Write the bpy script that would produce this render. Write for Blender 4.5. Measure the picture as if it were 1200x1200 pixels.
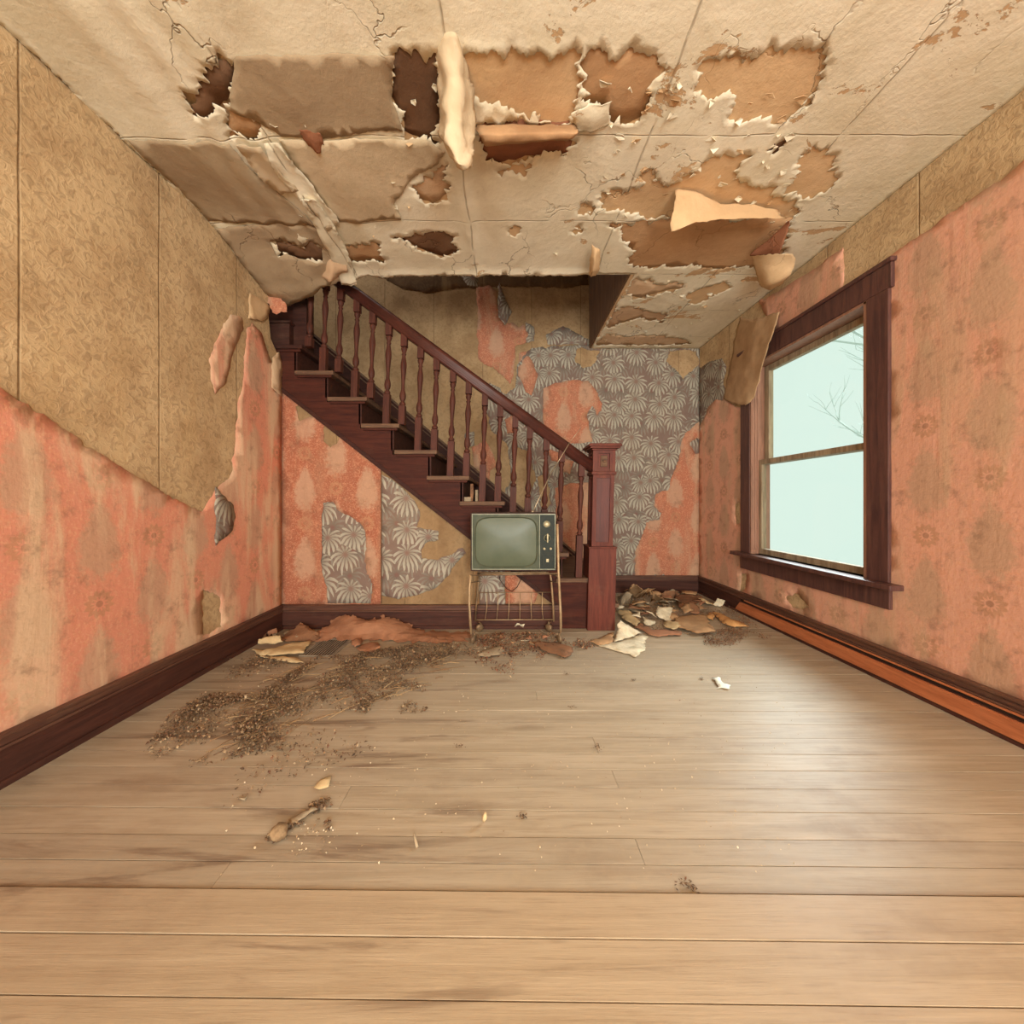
import bpy, bmesh, math, random
import numpy as np
from mathutils import Vector, Matrix, noise
from mathutils.geometry import delaunay_2d_cdt

for o in list(bpy.data.objects):
    bpy.data.objects.remove(o, do_unlink=True)
S = bpy.context.scene
COL = S.collection
R = random.Random(7)

# ------------------------------------------------------------------ camera, world, lights, exposure
EYE = 0.85                       # camera height
DF, DB = 2.474, 3.448            # depth of the under-stair wall and of the back wall
XL, XR = -1.525, 1.80            # left and right walls
H = EYE + 1.443                  # ceiling height
DE = 2.316                       # front edge of the stairwell opening
F, CX, CY = 430.0, 595.0, 588.0  # focal length and principal point for a 1200 px frame

cam = bpy.data.objects.new('camera', bpy.data.cameras.new('camera'))
COL.objects.link(cam)
cam.location = (0, 0, EYE)
cam.rotation_euler = (math.pi / 2, 0, 0)
cam.data.sensor_width = 36
cam.data.lens = F / 1200 * 36
cam.data.shift_x = (600 - CX) / 1200
cam.data.shift_y = (CY - 600) / 1200
cam.data.clip_start = 0.02
S.camera = cam

S.view_settings.view_transform = 'Standard'
S.view_settings.look = 'None'
S.view_settings.gamma = 1
S.view_settings.use_curve_mapping = False
S.view_settings.exposure = 0.12

w = bpy.data.worlds.new('overcast_sky')
S.world = w
w.use_nodes = True
w.node_tree.nodes['Background'].inputs[0].default_value = (0.74, 0.89, 0.80, 1)
w.node_tree.nodes['Background'].inputs[1].default_value = 1.0

def sun(direction, strength, angle, color):
    l = bpy.data.lights.new('hazy_sun', 'SUN')
    l.energy = strength; l.angle = math.radians(angle); l.color = color
    o = bpy.data.objects.new('hazy_sun', l); COL.objects.link(o)
    o.rotation_euler = Vector(direction).to_track_quat('-Z', 'Y').to_euler()
    return o
sun((-0.80, -0.55, -0.80), 10.0, 48, (0.84, 0.96, 1.0))

def area(name, loc, direction, sx, sy, power, color):
    l = bpy.data.lights.new(name, 'AREA')
    l.shape = 'RECTANGLE'; l.size = sx; l.size_y = sy; l.energy = power; l.color = color
    o = bpy.data.objects.new(name, l); COL.objects.link(o)
    o.location = loc
    o.rotation_euler = Vector(direction).to_track_quat('-Z', 'Y').to_euler()
    return o
# daylight through the two windows in the wall behind the camera
area('daylight_rear', (-0.75, -2.42, 1.25), (0.1, 1, 0.22), 1.0, 1.5, 74, (0.98, 1.0, 0.95))
area('daylight_rear', (0.95, -2.42, 1.25), (-0.05, 1, 0.22), 1.0, 1.5, 136, (0.98, 1.0, 0.95))
# added fill lamp that brightens the upper stairwell
area('stairwell_fill', (-2.0, 2.85, 3.7), (1.0, 0.15, -0.75), 0.5, 0.7, 12, (1.0, 0.95, 0.88))

# ------------------------------------------------------------------ small helpers
def lin(c):
    c = c / 255.0
    return c / 12.92 if c <= 0.04045 else ((c + 0.055) / 1.055) ** 2.4
def rgb(r, g, b):
    return (lin(r), lin(g), lin(b), 1.0)

def bw(px, py): return ((px - CX) / F * DB, EYE - (py - CY) / F * DB)
def fw(px, py): return ((px - CX) / F * DF, EYE - (py - CY) / F * DF)
def cl(px, py):
    d = (H - EYE) * F / (CY - py); return ((px - CX) / F * d, d)
def lw(px, py):
    d = XL * F / (px - CX); return (d, EYE - (py - CY) / F * d)
def rw(px, py):
    d = XR * F / (px - CX); return (d, EYE - (py - CY) / F * d)
def at(px, py, d): return Vector(((px - CX) / F * d, d, EYE - (py - CY) / F * d))
def fl(px, py, z=0.0):
    d = (EYE - z) * F / (py - CY); return Vector(((px - CX) / F * d, d, z))

PLANES = {
    'back': lambda u, v, n: (u, DB - n, v),
    'front': lambda u, v, n: (u, DF - n, v),
    'ceil': lambda u, v, n: (u, v, H - n),
    'left': lambda u, v, n: (XL + n, u, v),
    'right': lambda u, v, n: (XR - n, u, v),
    'floor': lambda u, v, n: (u, v, n),
}

def put(name, me, mats=None, parent=None, label=None, kind=None, cat=None, group=None, loc=None):
    if isinstance(me, bmesh.types.BMesh):
        m = bpy.data.meshes.new(name); me.to_mesh(m); me.free(); me = m
    o = bpy.data.objects.new(name, me)
    COL.objects.link(o)
    if mats is not None and not me.materials:
        for m in (mats if isinstance(mats, (list, tuple)) else [mats]):
            me.materials.append(m)
    if parent is not None: o.parent = parent
    if label: o['label'] = label
    if kind: o['kind'] = kind
    if cat: o['category'] = cat
    if group: o['group'] = group
    if loc: o.location = loc
    return o

def empty(name, loc=(0, 0, 0), label=None, cat=None, kind=None, group=None):
    o = bpy.data.objects.new(name, None)
    COL.objects.link(o)
    o.empty_display_size = 0.05
    o.location = loc
    if label: o['label'] = label
    if cat: o['category'] = cat
    if kind: o['kind'] = kind
    if group: o['group'] = group
    return o

def mesh_from(verts, faces, smooth=False):
    m = bpy.data.meshes.new('m')
    m.from_pydata([tuple(v) for v in verts], [], faces)
    if smooth:
        m.polygons.foreach_set('use_smooth', [True] * len(m.polygons))
    m.update()
    return m

def bx(bm, x0, x1, y0, y1, z0, z1, bev=0.0):
    r = bmesh.ops.create_cube(bm, size=1.0)
    vs = r['verts']
    for v in vs:
        v.co = Vector(((x0 + x1) / 2 + v.co.x * (x1 - x0), (y0 + y1) / 2 + v.co.y * (y1 - y0), (z0 + z1) / 2 + v.co.z * (z1 - z0)))
    if bev > 0:
        es = list({e for v in vs for e in v.link_edges})
        bmesh.ops.bevel(bm, geom=es, offset=bev, segments=2, affect='EDGES', profile=0.6)
    return vs

def box_bm(x0, x1, y0, y1, z0, z1, bev=0.0):
    bm = bmesh.new(); bx(bm, x0, x1, y0, y1, z0, z1, bev); return bm

def prism(bm, pts, plane, n0, n1):
    """polygon given in (u, v) of a plane, extruded from offset n0 to n1"""
    f = PLANES[plane]
    a = [bm.verts.new(f(u, v, n0)) for u, v in pts]
    b = [bm.verts.new(f(u, v, n1)) for u, v in pts]
    k = len(pts)
    faces = [bm.faces.new(a), bm.faces.new(list(reversed(b)))]
    for i in range(k):
        j = (i + 1) % k
        faces.append(bm.faces.new((a[i], b[i], b[j], a[j])))
    bmesh.ops.recalc_face_normals(bm, faces=faces)

def tube(path, r, n=8, cap=True, bm=None):
    own = bm is None
    if own: bm = bmesh.new()
    path = [Vector(p) for p in path]
    rs = r if isinstance(r, (list, tuple)) else [r] * len(path)
    up = Vector((0, 0, 1)); prev = None; rings = []
    for i, p in enumerate(path):
        t = (path[min(i + 1, len(path) - 1)] - path[max(i - 1, 0)]).normalized()
        if prev is None:
            a = t.orthogonal().normalized()
        else:
            a = (prev - t * prev.dot(t)).normalized()
        prev = a
        b = t.cross(a)
        rings.append([bm.verts.new(p + (a * math.cos(2 * math.pi * k / n) + b * math.sin(2 * math.pi * k / n)) * rs[i]) for k in range(n)])
    for i in range(len(rings) - 1):
        for k in range(n):
            f = bm.faces.new((rings[i][k], rings[i][(k + 1) % n], rings[i + 1][(k + 1) % n], rings[i + 1][k]))
            f.smooth = True
    if cap:
        bm.faces.new(list(reversed(rings[0]))); bm.faces.new(rings[-1])
    return bm

def lathe(bm, prof, cx, cy, n=14, axis='z'):
    rings = []
    for r, z in prof:
        ring = []
        for k in range(n):
            a = 2 * math.pi * k / n
            if axis == 'z': co = (cx + r * math.cos(a), cy + r * math.sin(a), z)
            else: co = (cx + r * math.cos(a), z, cy + r * math.sin(a))
            ring.append(bm.verts.new(co))
        rings.append(ring)
    fs = []
    for i in range(len(rings) - 1):
        for k in range(n):
            f = bm.faces.new((rings[i][k], rings[i][(k + 1) % n], rings[i + 1][(k + 1) % n], rings[i + 1][k]))
            f.smooth = True; fs.append(f)
    fs.append(bm.faces.new(list(reversed(rings[0])))); fs.append(bm.faces.new(rings[-1]))
    bmesh.ops.recalc_face_normals(bm, faces=fs)

def nz(x, y, z=0.0): return noise.noise(Vector((x, y, z)))
def fr(x, y, z=0.0, o=4): return noise.fractal(Vector((x, y, z)), 1.0, 2.0, o)

def rough(poly, amp=0.012, step=0.014, seed=0.0, keep=()):
    """polygon with torn, ragged edges; edges whose index is in keep stay straight"""
    out = []
    k = len(poly)
    for i in range(k):
        a = np.array(poly[i], float); b = np.array(poly[(i + 1) % k], float)
        L = np.linalg.norm(b - a)
        m = max(1, int(L / step))
        nrm = np.array([-(b - a)[1], (b - a)[0]]) / max(L, 1e-9)
        for j in range(m):
            t = j / m
            p = a + (b - a) * t
            if i not in keep:
                env = min(1.0, 4 * t * (1 - t) + 0.35) if j else 0.25
                p = p + nrm * amp * env * (1.5 * fr(p[0] * 12 + seed, p[1] * 12 - seed, seed, 4) + 1.1 * fr(p[0] * 46 + seed, p[1] * 46 - seed, seed, 3))
            out.append((float(p[0]), float(p[1])))
    return out

def inside(pts, poly):
    x, y = pts[:, 0], pts[:, 1]
    c = np.zeros(len(pts), bool)
    P = np.array(poly); Q = np.roll(P, -1, axis=0)
    for (x0, y0), (x1, y1) in zip(P, Q):
        m = (y0 > y) != (y1 > y)
        if m.any():
            xx = (x1 - x0) * (y - y0) / ((y1 - y0) if y1 != y0 else 1e-12) + x0
            c ^= m & (x < xx)
    return c

def edge_dist(pts, loops, close=True):
    d = np.full(len(pts), 1e9)
    for lp in loops:
        P = np.array(lp)
        for s in range(0, len(P), 64):
            q = P[s:s + 64]
            d = np.minimum(d, np.sqrt(((pts[:, None, :] - q[None]) ** 2).sum(2)).min(1))
    return d

def cdt(loops_outer, loops_hole, g, rnd):
    verts, edges = [], []
    for lp in loops_outer + loops_hole:
        s = len(verts)
        verts += [Vector(p) for p in lp]
        edges += [(s + i, s + (i + 1) % len(lp)) for i in range(len(lp))]
    P = np.array([p for lp in loops_outer for p in lp])
    x0, y0 = P.min(0); x1, y1 = P.max(0)
    gx = np.arange(x0 + g / 2, x1, g); gy = np.arange(y0 + g / 2, y1, g)
    pts = np.array([(x + rnd.uniform(-.3, .3) * g, y + rnd.uniform(-.3, .3) * g) for x in gx for y in gy]) if len(gx) and len(gy) else np.zeros((0, 2))
    if len(pts):
        ok = np.zeros(len(pts), bool)
        for lp in loops_outer: ok |= inside(pts, lp)
        for lp in loops_hole: ok &= ~inside(pts, lp)
        pts = pts[ok]
        if len(pts):
            pts = pts[edge_dist(pts, loops_outer + loops_hole) > g * 0.35]
        verts += [Vector((float(a), float(b))) for a, b in pts]
    v2, _, faces, *_ = delaunay_2d_cdt(verts, edges, [], 0, 1e-6)
    V = np.array([tuple(v) for v in v2])
    Fa = [tuple(f) for f in faces]
    C = np.array([V[list(f)].mean(0) for f in Fa])
    ok = np.zeros(len(C), bool)
    for lp in loops_outer: ok |= inside(C, lp)
    for lp in loops_hole: ok &= ~inside(C, lp)
    return V, [f for f, k in zip(Fa, ok) if k]

def torn_layer(name, plane, outer, holes, mats, parent, n0=0.002, amp=0.012, keep=(), g=0.05, curl=0.012, curl_r=0.035,
               bulge=0.003, seed=1.0, thick=0.0012, label=None, hole_amp=None, extra=None, step=0.014):
    """a thin sheet of paper or paint lying on a plane, torn edges lifting away from it"""
    O = [rough(outer, amp, step, seed, keep)]
    HL = [rough(h, hole_amp if hole_amp is not None else amp, step, seed + 3.1 * i) for i, h in enumerate(holes)]
    V, Fa = cdt(O, HL, g, random.Random(int(seed * 100)))
    cl_loops = list(HL)
    k = len(outer)
    # edges that may curl: the torn ones
    torn = []
    for i in range(k):
        if i not in keep:
            a = np.array(outer[i]); b = np.array(outer[(i + 1) % k])
            m = max(2, int(np.linalg.norm(b - a) / 0.015))
            torn.append([tuple(a + (b - a) * t / m) for t in range(m + 1)])
    cl_loops += torn
    d = edge_dist(V, cl_loops) if cl_loops else np.full(len(V), 9.0)
    f = PLANES[plane]
    co = []
    for (u, v), dd in zip(V, d):
        n = n0 + bulge * (0.5 + 0.5 * fr(u * 3.0 + seed, v * 3.0, seed, 3))
        c = max(0.0, 1 - dd / curl_r)
        n += curl * c * c * max(0.0, 0.25 + 1.2 * nz(u * 9 + seed, v * 9, seed * 1.7))
        if extra: n += extra(u, v)
        co.append(f(u, v, n))
    me = mesh_from(co, Fa, True)
    o = put(name, me, mats, parent, label)
    s = o.modifiers.new('thickness', 'SOLIDIFY'); s.thickness = thick; s.offset = 0
    return o

def loft(name, rows, mat, parent=None, sub=2, thick=0.0012, noise_amp=0.004, rag=0.006, nf=14.0, **kw):
    """a sheet through rows of points: smooth in between, crinkled, with ragged edges"""
    A = np.array([[tuple(p) for p in r] for r in rows], float)
    def cr(A, k):
        n = len(A)
        if n < 2: return A
        out = []
        for i in range(n - 1):
            p0, p1, p2, p3 = A[max(i - 1, 0)], A[i], A[i + 1], A[min(i + 2, n - 1)]
            for j in range(k):
                t = j / k
                c = 0.5 * ((2 * p1) + (p2 - p0) * t + (2 * p0 - 5 * p1 + 4 * p2 - p3) * t * t + (3 * p1 - p0 - 3 * p2 + p3) * t ** 3)
                out.append(c * 0.6 + (p1 + (p2 - p1) * t) * 0.4)
        out.append(A[-1]); return np.array(out)
    k = {0: 1, 1: 3, 2: 6}[sub]
    G = cr(A, k)
    G = np.swapaxes(cr(np.swapaxes(G, 0, 1), k), 0, 1)
    nr, nc = G.shape[:2]
    sd = 1.7 * len(name) + float(A[0, 0, 0]) * 7
    verts = []
    for i in range(nr):
        for j in range(nc):
            p = Vector(G[i, j])
            edge = i in (0, nr - 1) or j in (0, nc - 1)
            v = Vector((fr(p.x * nf, p.y * nf, p.z * nf + sd, 4), fr(p.x * nf + 5, p.y * nf + sd, p.z * nf, 4), fr(p.x * nf, p.y * nf - 7 + sd, p.z * nf, 4)))
            ridge = abs(nz(p.x * nf * .7 + sd, p.y * nf * .7, p.z * nf * .7)) - .2
            v += Vector((0, -.4, -.6)) * ridge
            p = p + v * noise_amp
            if edge:
                p = p + Vector((nz(p.x * 60 + sd, p.z * 60, p.y * 50), nz(p.y * 60, p.x * 60 + sd, p.z * 60), nz(p.z * 60 + sd, p.y * 60, p.x * 55))) * rag
            verts.append(p)
    faces = [(i * nc + j, i * nc + j + 1, (i + 1) * nc + j + 1, (i + 1) * nc + j) for i in range(nr - 1) for j in range(nc - 1)]
    o = put(name, mesh_from(verts, faces, True), mat, parent, **kw)
    m = o.modifiers.new('thickness', 'SOLIDIFY'); m.thickness = thick; m.offset = 0
    return o

# ------------------------------------------------------------------ materials
class NT:
    def __init__(s, name):
        s.m = bpy.data.materials.new(name); s.m.use_nodes = True
        s.t = s.m.node_tree; s.n = s.t.nodes; s.l = s.t.links
        s.b = s.n['Principled BSDF']
        s.b.inputs['Specular IOR Level'].default_value = 0.3
    def set(s, node, i, v):
        if v is None: return
        if hasattr(v, 'is_output') or isinstance(v, bpy.types.NodeSocket): s.l.new(v, node.inputs[i])
        else:
            sock = node.inputs[i]
            if sock.type == 'RGBA' and len(v) == 3: v = (*v, 1)
            sock.default_value = v
    def math(s, op, a, b=None, c=None, clamp=False):
        x = s.n.new('ShaderNodeMath'); x.operation = op; x.use_clamp = clamp
        s.set(x, 0, a); s.set(x, 1, b); s.set(x, 2, c)
        return x.outputs[0]
    def vec(s, x, y, z=0.0):
        c = s.n.new('ShaderNodeCombineXYZ'); s.set(c, 0, x); s.set(c, 1, y); s.set(c, 2, z); return c.outputs[0]
    def pos(s):
        g = s.n.new('ShaderNodeNewGeometry'); return g.outputs['Position']
    def island(s):
        g = s.n.new('ShaderNodeNewGeometry'); return g.outputs['Random Per Island']
    def objrand(s):
        return s.n.new('ShaderNodeObjectInfo').outputs['Random']
    def objco(s):
        return s.n.new('ShaderNodeTexCoord').outputs['Object']
    def sep(s, v):
        x = s.n.new('ShaderNodeSeparateXYZ'); s.set(x, 0, v); return x.outputs
    def scale(s, v, sx, sy, sz):
        x = s.n.new('ShaderNodeVectorMath'); x.operation = 'MULTIPLY'; s.set(x, 0, v); x.inputs[1].default_value = (sx, sy, sz); return x.outputs[0]
    def vadd(s, a, b):
        x = s.n.new('ShaderNodeVectorMath'); x.operation = 'ADD'; s.set(x, 0, a); s.set(x, 1, b); return x.outputs[0]
    def noise(s, v, sc=5.0, det=4.0, ro=0.55, dist=0.0, color=False):
        x = s.n.new('ShaderNodeTexNoise'); s.set(x, 'Vector', v)
        x.inputs['Scale'].default_value = sc; x.inputs['Detail'].default_value = det
        x.inputs['Roughness'].default_value = ro; x.inputs['Distortion'].default_value = dist
        return x.outputs['Color' if color else 'Fac']
    def step(s, v, a, b):
        x = s.n.new('ShaderNodeMapRange'); x.interpolation_type = 'SMOOTHSTEP'; s.set(x, 0, v)
        x.inputs[1].default_value = a; x.inputs[2].default_value = b; x.inputs[3].default_value = 0; x.inputs[4].default_value = 1
        return x.outputs[0]
    def mix(s, f, a, b, mode='MIX'):
        x = s.n.new('ShaderNodeMix'); x.data_type = 'RGBA'; x.blend_type = mode; x.clamp_factor = True
        s.set(x, 0, f); s.set(x, 6, a); s.set(x, 7, b); return x.outputs[2]
    def ramp(s, f, stops):
        x = s.n.new('ShaderNodeValToRGB'); s.set(x, 0, f)
        e = x.color_ramp.elements
        while len(e) < len(stops): e.new(0.5)
        for k, (p, c) in zip(e, stops): k.position = p; k.color = c
        return x.outputs[0]
    def bump(s, h, dist=0.005, strength=1.0):
        x = s.n.new('ShaderNodeBump'); s.set(x, 'Height', h); x.inputs['Distance'].default_value = dist; x.inputs['Strength'].default_value = strength
        s.l.new(x.outputs[0], s.b.inputs['Normal'])
    def out(s, col, rough=0.7, metal=0.0, spec=None):
        s.set(s.b, 'Base Color', col); s.set(s.b, 'Roughness', rough); s.set(s.b, 'Metallic', metal)
        if spec is not None: s.b.inputs['Specular IOR Level'].default_value = spec
        return s.m

def uv_of(t, axis):
    x = t.sep(t.pos())
    return (x[0] if axis == 'x' else x[1]), x[2]

def m_damask(name, axis, fade=0.5, base=(188, 114, 84), thr=(0.48, 0.66), faded=(196, 164, 132)):
    t = NT(name)
    u, v = uv_of(t, axis)
    p = t.pos()
    w = t.noise(p, 6, 2)
    cu = t.math('DIVIDE', u, 0.21)
    col = t.math('FLOOR', cu)
    fu = t.math('SUBTRACT', t.math('FRACT', cu), 0.5)
    vv = t.math('ADD', t.math('DIVIDE', v, 0.47), t.math('MULTIPLY', t.math('MODULO', t.math('ADD', col, 40), 2), 0.5))
    fv = t.math('SUBTRACT', t.math('FRACT', vv), 0.5)
    # teardrop medallion
    wid = t.math('MULTIPLY_ADD', fv, -0.42, 0.33)
    e1 = t.math('POWER', t.math('DIVIDE', fu, wid), 2.0)
    e2 = t.math('POWER', t.math('DIVIDE', fv, 0.31), 2.0)
    e = t.math('ADD', t.math('ADD', e1, e2), t.math('MULTIPLY', t.math('SUBTRACT', t.noise(p, 38, 4, 0.7), 0.5), 2.2))
    med = t.math('SUBTRACT', 1.0, t.step(e, 0.45, 1.35))
    # rosette between medallions
    rv = t.math('MULTIPLY', t.math('SUBTRACT', t.math('ABSOLUTE', fv), 0.5), 0.47)
    ru = t.math('MULTIPLY', fu, 0.21)
    rr = t.math('SQRT', t.math('ADD', t.math('MULTIPLY', ru, ru), t.math('MULTIPLY', rv, rv)))
    ang = t.math('ARCTAN2', rv, ru)
    rr2 = t.math('ADD', rr, t.math('MULTIPLY', t.math('COSINE', t.math('MULTIPLY', ang, 12.0)), 0.006))
    ring = t.math('MULTIPLY', t.step(rr2, 0.020, 0.026), t.math('SUBTRACT', 1.0, t.step(rr2, 0.042, 0.05)))
    core = t.math('SUBTRACT', 1.0, t.step(rr, 0.010, 0.014))
    dots = t.step(t.noise(p, 130, 1), 0.57, 0.66)
    lace = t.step(t.noise(p, 42, 2, dist=1.5), 0.52, 0.60)
    o1 = rgb(*base); o2 = rgb(base[0] - 14, base[1] + 2, base[2] + 6); pale = rgb(188, 152, 124)
    c = t.mix(t.noise(p, 3, 4), o1, o2)
    c = t.mix(t.math('MULTIPLY', lace, 0.34), c, rgb(214, 152, 116))
    c = t.mix(t.math('MULTIPLY', dots, 0.36), c, rgb(222, 176, 140))
    c = t.mix(t.math('MULTIPLY', med, 0.74), c, pale)
    c = t.mix(t.math('MULTIPLY', ring, 0.55), c, rgb(176, 132, 98))
    c = t.mix(t.math('MULTIPLY', core, 0.6), c, rgb(150, 110, 84))
    # vertical water streaks and fading
    sv = t.vec(t.math('MULTIPLY', u, 7.0), t.math('MULTIPLY', v, 1.0), 0.0)
    st = t.noise(sv, 1.0, 5, 0.6, 0.6)
    c = t.mix(t.math('MULTIPLY', t.step(st, *thr), fade), c, rgb(*faded))
    st2 = t.noise(t.vec(t.math('MULTIPLY', u, 9.0), t.math('MULTIPLY', v, 1.6), 4.0), 1.0, 5, 0.65, 0.4)
    c = t.mix(t.math('MULTIPLY', t.step(st2, 0.56, 0.74), 0.35), c, rgb(146, 86, 66))
    gr = t.noise(p, 14, 6, 0.7)
    c = t.mix(t.math('MULTIPLY', t.step(gr, 0.50, 0.74), 0.5), c, rgb(120, 92, 72))
    t.bump(t.math('ADD', t.math('MULTIPLY', t.noise(p, 60, 3), 0.5), t.math('MULTIPLY', st, 1.5)), 0.006, 0.5)
    return t.out(c, 0.85, 0, 0.15)

def flower_layer(t, u, v, scale, off, npet, warp):
    pv = t.vec(t.math('ADD', t.math('MULTIPLY', u, scale), off), t.math('ADD', t.math('MULTIPLY', v, scale * 0.98), off * 1.7), 0.0)
    vo = t.n.new('ShaderNodeTexVoronoi'); vo.voronoi_dimensions = '2D'; vo.feature = 'F1'
    t.set(vo, 'Vector', pv); vo.inputs['Scale'].default_value = 1.0; vo.inputs['Randomness'].default_value = 0.62
    sub = t.n.new('ShaderNodeVectorMath'); sub.operation = 'SUBTRACT'
    t.l.new(pv, sub.inputs[0]); t.l.new(vo.outputs['Position'], sub.inputs[1])
    s = t.sep(sub.outputs[0])
    dx, dy = s[0], t.math('ADD', s[1], -0.10)
    r = t.math('SQRT', t.math('ADD', t.math('MULTIPLY', dx, dx), t.math('MULTIPLY', dy, dy)))
    a = t.math('ARCTAN2', dy, dx)
    # petals droop: bend the angle with radius
    a2 = t.math('ADD', a, t.math('MULTIPLY', t.math('MULTIPLY', dx, r), 1.6))
    a2 = t.math('ADD', a2, t.math('MULTIPLY', warp, 0.55))
    pet = t.math('ABSOLUTE', t.math('COSINE', t.math('MULTIPLY', a2, npet / 2.0)))
    var = t.noise(t.vec(t.math('MULTIPLY', a2, npet / 6.28), t.math('MULTIPLY', t.sep(vo.outputs['Position'])[0], 3.1), t.math('MULTIPLY', t.sep(vo.outputs['Position'])[1], 2.3)), 1.0, 1)
    down = t.math('MULTIPLY_ADD', t.math('SINE', a), -0.15, 0.47)
    down = t.math('MULTIPLY', down, t.math('MULTIPLY_ADD', var, 1.0, 0.5))
    rmax = t.math('MULTIPLY', down, t.math('MULTIPLY_ADD', t.math('POWER', pet, 1.2), 1.0, 0.16))
    mask = t.math('SUBTRACT', 1.0, t.step(t.math('SUBTRACT', r, rmax), -0.02, 0.02))
    # dark line between petals
    lines = t.math('SUBTRACT', 1.0, t.step(pet, 0.22, 0.78))
    core = t.math('SUBTRACT', 1.0, t.step(r, 0.02, 0.16))
    return mask, lines, core, r

def m_floral(name, axis, bright=1.0):
    t = NT(name)
    u, v = uv_of(t, axis)
    p = t.pos()
    w = t.math('SUBTRACT', t.noise(p, 9, 3), 0.5)
    g = t.mix(t.noise(p, 18, 4), rgb(118, 98, 88), rgb(138, 116, 104))
    c = g
    for k, (sc, off, npet, ca, cb) in enumerate([(5.7, 3.3, 13, rgb(122, 112, 100), rgb(140, 130, 116)), (5.3, 0.0, 13, rgb(150, 142, 126), rgb(178, 171, 153))]):
        mask, lines, core, r = flower_layer(t, u, v, sc, off, npet, w)
        pc = t.mix(t.step(r, 0.08, 0.5), ca, cb)
        pc = t.mix(t.math('MULTIPLY', lines, 0.8), pc, rgb(112, 94, 84))
        pc = t.mix(t.math('MULTIPLY', core, 0.6), pc, rgb(134, 88, 78))
        c = t.mix(t.math('MULTIPLY', mask, 0.95), c, pc)
    st = t.noise(t.vec(t.math('MULTIPLY', u, 4.0), t.math('MULTIPLY', v, 2.0), 0.0), 1.0, 5, 0.6)
    c = t.mix(t.math('MULTIPLY', t.step(st, 0.5, 0.75), 0.35), c, rgb(140, 116, 92))
    gr = t.noise(p, 22, 5, 0.7)
    c = t.mix(t.math('MULTIPLY', t.step(gr, 0.55, 0.8), 0.3), c, rgb(98, 80, 66))
    t.bump(t.noise(p, 90, 2), 0.003, 0.4)
    return t.out(c, 0.85, 0, 0.15)

def m_tan(name, axis, c1=(180, 150, 112), c2=(150, 120, 86), emb=True):
    t = NT(name)
    u, v = uv_of(t, axis)
    p = t.pos()
    c = t.mix(t.step(t.noise(p, 4, 5, 0.6), 0.35, 0.68), rgb(*c1), rgb(*c2))
    sp = t.noise(p, 38, 3, 0.6, 1.0)
    c = t.mix(t.math('MULTIPLY', t.step(sp, 0.48, 0.62), 0.35), c, rgb(126, 100, 70))
    s2 = t.noise(t.vec(t.math('MULTIPLY', u, 6.0), v, 0), 1.2, 4)
    c = t.mix(t.math('MULTIPLY', t.step(s2, 0.55, 0.7), 0.3), c, rgb(190, 158, 112))
    # vertical lap seams
    fu = t.math('ABSOLUTE', t.math('SUBTRACT', t.math('FRACT', t.math('ADD', t.math('DIVIDE', u, 0.46), t.math('MULTIPLY', t.noise(p, 3, 2), 0.02))), 0.5))
    seam = t.math('SUBTRACT', 1.0, t.step(fu, 0.0, 0.012))
    c = t.mix(t.math('MULTIPLY', seam, 0.5), c, rgb(92, 70, 48))
    t.bump(t.math('SUBTRACT', sp, t.math('MULTIPLY', seam, 0.6)), 0.006, 0.6)
    return t.out(c, 0.85, 0, 0.15)

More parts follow.
